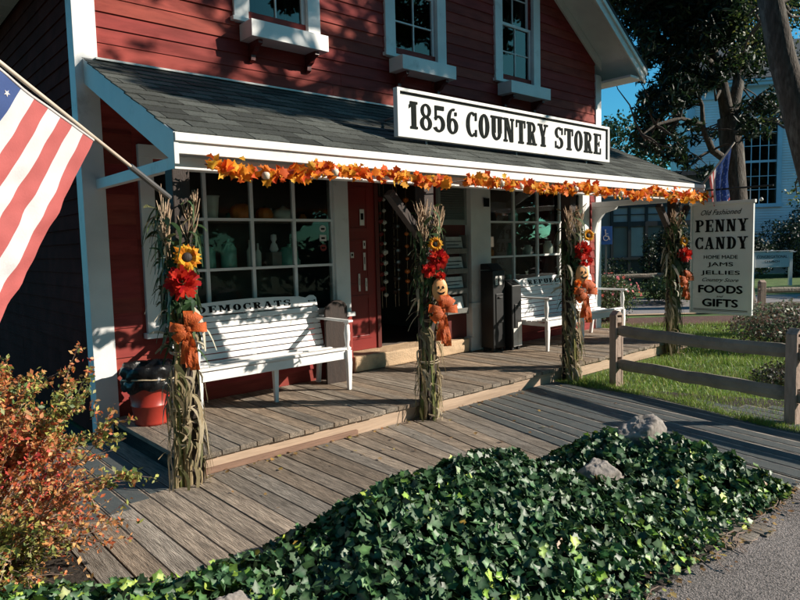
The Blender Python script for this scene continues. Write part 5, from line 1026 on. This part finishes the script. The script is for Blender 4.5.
for hp in ((10.2,1.0,7.6),(9.0,1.0,7.0),(11.6,.5,8.6),(13.6,.3,8.8),(14.8,.2,8.4),(13.2,.4,7.6),(11.4,.8,7.4),(12.4,0,10)):
    st_i = 6 if hp[2] < 8 else 7; limb(m, spine[st_i], hp, .12, .05, rr, 7, .12, .04); hubs.append(Vector(hp))
for c in targets:
    p = Vector(c[:3]); h = min(hubs, key=lambda q: (q-p).length); limb(m, h, p, .028, .006, rr, 5, .15)
m.build('trunk', M_BARK, tr)
tree_leaves('crown', targets, 1900, .12, [(.05,.085,.02),(.08,.12,.025),(.14,.17,.035)], [3,3,1], 51, tr)
# leaves seen by the trunk at the corner
nearc = [(*at(px, py, dd), r) for px, py, dd, r in [(800,10,12.5,.55),(806,55,12.8,.5),(812,100,12.5,.45),(797,195,12,.25),(806,180,12,.3),(752,40,13.5,.40),(745,18,13.2,.4),(765,55,13.8,.3),(738,58,13.6,.3),(770,-20,12.5,.6),(800,-30,12.5,.6),(745,-20,13,.5),(772,122,13,.18),(762,118,13,.14),(735,-40,13,.5),(820,30,12,.6),(840,100,12,.7),(845,0,12,.8),(806,150,12.4,.2)]]
m = MB()
for c in nearc: p = Vector(c[:3]); h = min(spine[3:7], key=lambda q: (q-p).length); limb(m, h, p, .04, .008, rr, 5, .12)
m.build('limbs', M_BARK, tr); tree_leaves('outer_leaves', nearc, 700, .075, [(.05,.09,.02),(.10,.15,.03),(.18,.20,.04)], [3,3,2], 52, tr)
# dark evergreen with forked trunk
rr = random.Random(8); et = thing('evergreen_tree', 'dark spreading evergreen with forked trunk behind the hanging sign', 'tree', tuple(vp(15.5, 8.05, 0))); m = MB(); m.smooth = True
tb = [vp(15.5, 8.1, -.05), at(737,270,15.5), at(735,200,15.5), at(732,150,15.5), at(728,118,15.5)]
m.tube(tb, [.42,.30,.27,.26,.24], 12, False)
lim = [[at(728,120,15.5), at(722,85,15.3), at(712,50,15.2), at(702,10,15), at(695,-60,15), at(700,-140,15)], [at(730,120,15.5), at(738,85,15.6), at(740,50,15.8), at(750,0,16), at(756,-90,16)],
       [at(733,165,15.5), at(712,150,15.2), at(703,128,15), at(702,105,14.9), at(697,92,14.8)], [at(718,70,15.2), at(690,45,14.6), at(660,20,14.2), at(625,-20,14)], [at(703,125,15), at(680,118,14.6), at(655,125,14.2), at(642,135,14)], [at(735,125,15.5), at(760,95,15), at(790,75,14.8)], [at(722,85,15.3), at(716,100,15.1), at(714,88,15)]]
for l_, r in zip(lim, (.17,.17,.10,.09,.06,.05,.05)): m.tube(l_, [r*(1-.75*i/(len(l_)-1)) for i in range(len(l_))], 8, False)
ec = []
def blob(px, py, n, sx, sy, r0, r1, d0=13.6, d1=16.5):
    for _ in range(n): dd = rr.uniform(d0, d1); ec.append((*at(px+rr.gauss(0, sx), py+rr.gauss(0, sy), dd), rr.uniform(r0, r1)))
blob(640,62,6,10,4,.16,.24); blob(618,76,5,7,2.5,.10,.16); blob(655,45,12,14,10,.18,.3); blob(690,20,26,22,16,.25,.42); blob(650,10,18,20,14,.25,.4); blob(720,60,16,16,18,.22,.38); blob(690,75,18,16,12,.22,.36); blob(672,98,14,9,9,.2,.32); blob(650,100,8,5,6,.14,.24); blob(660,128,12,9,7,.16,.28); blob(645,140,6,5,4,.12,.2); blob(665,150,10,12,6,.14,.24); blob(690,135,8,10,10,.14,.24); blob(755,105,12,14,8,.18,.28); blob(752,125,6,10,5,.12,.2); blob(768,20,12,18,22,.3,.5,16,19); blob(730,15,16,18,14,.3,.45); blob(640,-30,24,30,22,.4,.6); blob(710,-50,34,45,32,.45,.7); blob(685,165,6,8,5,.12,.2); blob(705,170,3,5,6,.1,.16)
for c in ec[::2]:
    p = Vector(c[:3]); h = min([q for l_ in lim for q in l_], key=lambda q: (q-p).length); limb(m, h, p, .03, .006, rr, 4, .12)
m.build('trunk', M_BARK, et)
tree_leaves('crown', ec, 1400, .095, [(.008,.020,.009),(.014,.032,.013),(.035,.065,.020)], [3,3,1], 53, et, elong=2.2)
# trees further off, and across the street (they show in the window glass)
def bigtree(label, base, h, rad, n, cols, seed, size=.28, group='background trees'):
    rr = random.Random(seed); t = thing('broadleaf_tree', label, 'tree', tuple(base), group); b = Vector(base); m = MB(); m.smooth = True; top = b+Vector((rr.uniform(-.4,.4), rr.uniform(-.4,.4), h*.7)); m.tube([b-Vector((0,0,.1)), b.lerp(top, .5)+Vector((.1,0,0)), top], [h*.035, h*.026, h*.01], 10, False); cl = []
    for k in range(n):
        a = rr.uniform(0, 2*PI); u = rr.uniform(-.9, 1); rr2 = rad*math.sqrt(1-u*u*.8)*rr.uniform(.3, 1); c = b+Vector((rr2*math.cos(a), rr2*math.sin(a), h*.62+u*h*.36)); cl.append((*c, rad*rr.uniform(.18, .34)))
        if k % 2 == 0: limb(m, b.lerp(top, rr.uniform(.45, 1)), c, h*.009, h*.002, rr, 4, .12)
    m.build('trunk', M_BARK, t); tree_leaves('crown', cl, 150, size, cols, [3,3,1], seed+100, t)
bigtree('distant tree behind the grey building at the left of the evergreen', vp(40, 13, 0), 9, 3.6, 46, [(.02,.045,.015),(.03,.06,.02),(.05,.08,.03)], 71)
bigtree('distant tree right of the church beyond the hedge', vp(46, 34, 0), 12, 5, 50, [(.03,.06,.02),(.06,.09,.025),(.10,.12,.03)], 72)
for i, (x, y, h, r) in enumerate([(14.0,-13.0,7,3.6),(20.5,-11.0,7.5,3.6),(27.5,-10.0,8,4),(34,-6.0,9,4.5)]): bigtree('round tree across the street from the store, number %s from the left' % ('one','two','three','four')[i], (x, y, 0), h, r, 50, [(.018,.035,.012),(.028,.05,.018),(.05,.07,.02)], 80+i, .4, 'trees across the street')
for i, (x, y, h, r, lab) in enumerate([(-7,-5,14,5.5,'added tall broad tree behind the photographer, nearest the path, blocking sky light'),(1.0,-11,15,6,'added tall tree across the path, directly opposite the store, blocking sky light'),(-14,3,14,5.5,'added tall tree far to the left of the store, blocking sky light'),(8.5,-17,14,5.5,'added tall tree between the path and the street, blocking sky light')]): bigtree(lab, (x, y, 0), h, r, 90, [(.018,.035,.012),(.028,.05,.018),(.05,.07,.02)], 180+i, .5, 'added sky-blocking trees behind the photographer')  # unseen trees added to cut the sky light reaching the store
p = Vector((24, -8.6, 0)); shrub('added_hedge', 'long hedge added across the street to darken the window reflections', 'hedge', tuple(p), 17, 1.2, 1.1, 9000, .35, DK, [3,3,1], 91, stems=4)  # unseen hedge, added so the shop windows reflect something dark
# ================================================================== BACKGROUND BUILDINGS AND SIGNS
def place(t, d, s, z=0, rz=0): t.location = vp(d, s, z); t.rotation_euler = (0, 0, VA+rz)
t = thing('church', 'large pale blue clapboard church with tall many paned window behind the trees', 'church', (0,0,0))
m = MB(); W = 24; H = 8.3; wx0, wx1, wz0, wz1 = 2.30, 3.72, 3.15, 6.9; z = .3; e_ = .115
m.box(0, wx0, .02, .3, 0, H); m.box(wx1, W, .02, .3, 0, H); m.box(wx0, wx1, .02, .3, 0, wz0); m.box(wx0, wx1, .02, .3, wz1, H); m.box(0, .3, .3, 4, 0, H)
while z < H-.05:
    segs = [(0, W)] if (z+e_ < wz0-.1 or z > wz1+.1) else [(0, wx0-.12), (wx1+.12, W)]
    for a, b in segs: m.add([(a,-.03,z),(b,-.03,z),(b,.0,z+e_),(a,.0,z+e_),(a,.02,z),(b,.02,z)], [(0,1,2,3),(0,4,5,1)])
    z += e_
m.build('wall', M_CHURCH, t)
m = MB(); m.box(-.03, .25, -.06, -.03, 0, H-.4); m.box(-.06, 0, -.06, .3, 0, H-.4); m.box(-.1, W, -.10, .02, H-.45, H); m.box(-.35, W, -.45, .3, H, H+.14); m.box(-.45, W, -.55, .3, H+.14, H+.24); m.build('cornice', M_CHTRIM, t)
m = MB(); m.add([(-.5,-.6,H+.26),(W,-.6,H+.26),(W,4,H+3.0),(-.5,4,H+3.0),(-.5,4,H+.26),(W,4,H+.26)], [(0,1,2,3),(0,3,4),(1,5,2),(2,5,4,3)]); m.build('roof', M_ROOFD, t)
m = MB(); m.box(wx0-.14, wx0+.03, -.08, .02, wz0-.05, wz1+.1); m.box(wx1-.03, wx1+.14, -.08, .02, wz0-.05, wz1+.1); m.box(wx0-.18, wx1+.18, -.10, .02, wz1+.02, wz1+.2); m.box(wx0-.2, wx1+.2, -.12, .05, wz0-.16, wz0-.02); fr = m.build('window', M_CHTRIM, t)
m = MB(); m.box(wx0+.03, wx1-.03, .04, .09, 4.98, 5.08)
for k in range(1, 4): x = wx0+(wx1-wx0)*k/4; m.box(x-.014, x+.014, .05, .085, wz0, 4.98); m.box(x-.014, x+.014, .05, .085, 5.08, wz1)
for zz_ in (3.78, 4.38, 5.72, 6.3): m.box(wx0+.03, wx1-.03, .055, .08, zz_-.013, zz_+.013)
m.build('muntin', M_CHTRIM, fr); B(wx0, wx1, .09, .10, wz0, wz1).build('pane', G_FAR, fr); B(wx0-.2, wx1+.2, .8, .85, wz0-.3, wz1+.3).build('dark_room', M_INT, fr)
place(t, 30, 13.3, 0, R(-12))
t = thing('grey_building', 'low grey green building with a band of windows across the road', 'building', (0,0,0))
m = MB(); m.box(-6, 4.2, 0, 8, 0, 3.75); m.build('wall', M_GREYB, t); m = MB(); m.box(-6.3, 4.5, -.3, 8.3, 3.75, 3.9); m.build('roof', M_ROOFD, t)
m = MB(); m.box(.45, 3.3, -.06, 0, 2.12, 2.28); m.box(.45, 3.3, -.06, 0, 2.75, 2.86); m.box(.2, 3.9, -.08, 0, 1.0, 1.08)
for x in (.4, .98, 1.56, 2.14, 2.72, 3.3): m.box(x, x+.09, -.07, 0, 0, 2.86)
m.build('window_frame', M_DARKTRIM, t)
for x in (.52, 1.10, 1.68, 2.26, 2.84):
    m = MB(); m.box(x-.03, x+.46, -.02, .002, 2.28, 2.75); f = m.build('window', mat('pane_reflecting_sky', (.30,.38,.40), .15, .1, 3) if x == .52 else MATS['pane_reflecting_sky'], t); m = MB(); m.box(x-.03, x+.46, -.045, -.021, 2.50, 2.53); m.build('glazing_bar', M_DARKTRIM, f)
for x in (1.10, 2.26):
    m = MB(); m.box(x+.0, x+.40, -.02, .002, 1.12, 2.08); m.build('window', MATS['pane_reflecting_sky'], t)
m = MB(); m.box(.52, 4.1, -.015, .002, 0, 1.0); m.build('dark_base_panel', M_DARKTRIM, t)
place(t, 22, 6.75)
t = thing('church_sign', 'small white sign reading CONGREGATIONAL CHURCH on two posts on the far lawn', 'sign', (0,0,0))
m = MB(); m.box(-.72, -.62, -.04, .04, 0, 1.12); m.build('post', M_WHITE, t); m = MB(); m.box(.56, .66, -.04, .04, 0, 1.12); m.build('post', M_WHITE, t)
m = MB(); m.poly([(-.62,.62),(.56,.62),(.56,1.10),(.52,1.16),(.25,1.16),(.16,1.12),(.06,1.16),(-.03,1.22),(-.12,1.16),(-.22,1.12),(-.32,1.16),(-.58,1.16),(-.62,1.10)], (0,.02,0), (1,0,0), (0,0,1), (0,-1,0), .04); m.build('board', M_WHITE, t)
m = MB(); m.box(-.74, .68, -.05, .05, 1.165, 1.185); m.box(.56, .76, -.06, .06, 1.12, 1.15); m.build('cap', M_WHITE, t)
fonttext('lettering', 'CONGREGATIONAL', .10, 1.02, (-.03,-.024,.98), (1,0,0), (0,0,1), M_BLACK, t, bold=.01); fonttext('lettering', 'CHURCH', .07, .5, (-.03,-.024,.82), (1,0,0), (0,0,1), M_BLACK, t, bold=.01)
place(t, 22, 12.65, 0)
t = thing('handicap_sign', 'blue handicap parking sign with white wheelchair symbol on a thin post', 'sign', (0,0,0))
m = MB(); m.box(-.025, .025, .0, .04, 0, 2.02); m.build('post', M_METAL, t); m = MB(); m.box(-.155, .155, -.012, 0, 1.56, 2.03); o = m.build('plate', M_BLUE, t, .003)
m = MB()
for pl in ring(-.01, 1.73, .075, .075, .056, .056, 110, 400): m.poly(pl, (0,-.013,0), (1,0,0), (0,0,1), (0,-1,0), .002)
for pl in ([(-.035,1.90),(-.01,1.90),(.005,1.76),(-.022,1.76)], [(-.02,1.785),(.06,1.785),(.06,1.762),(-.02,1.762)], [(.045,1.775),(.068,1.775),(.10,1.68),(.078,1.675)], [(-.02,1.845),(.05,1.845),(.05,1.828),(-.02,1.828)]): m.poly(pl[::-1] if False else pl, (0,-.013,0), (1,0,0), (0,0,1), (0,-1,0), .0023)
m.poly([(-.022+.022*math.cos(2*PI*k/12), 1.93+.022*math.sin(2*PI*k/12)) for k in range(12)], (0,-.013,0), (1,0,0), (0,0,1), (0,-1,0), .002); m.build('wheelchair_symbol', M_WHITE, o)
place(t, 17, 5.42)
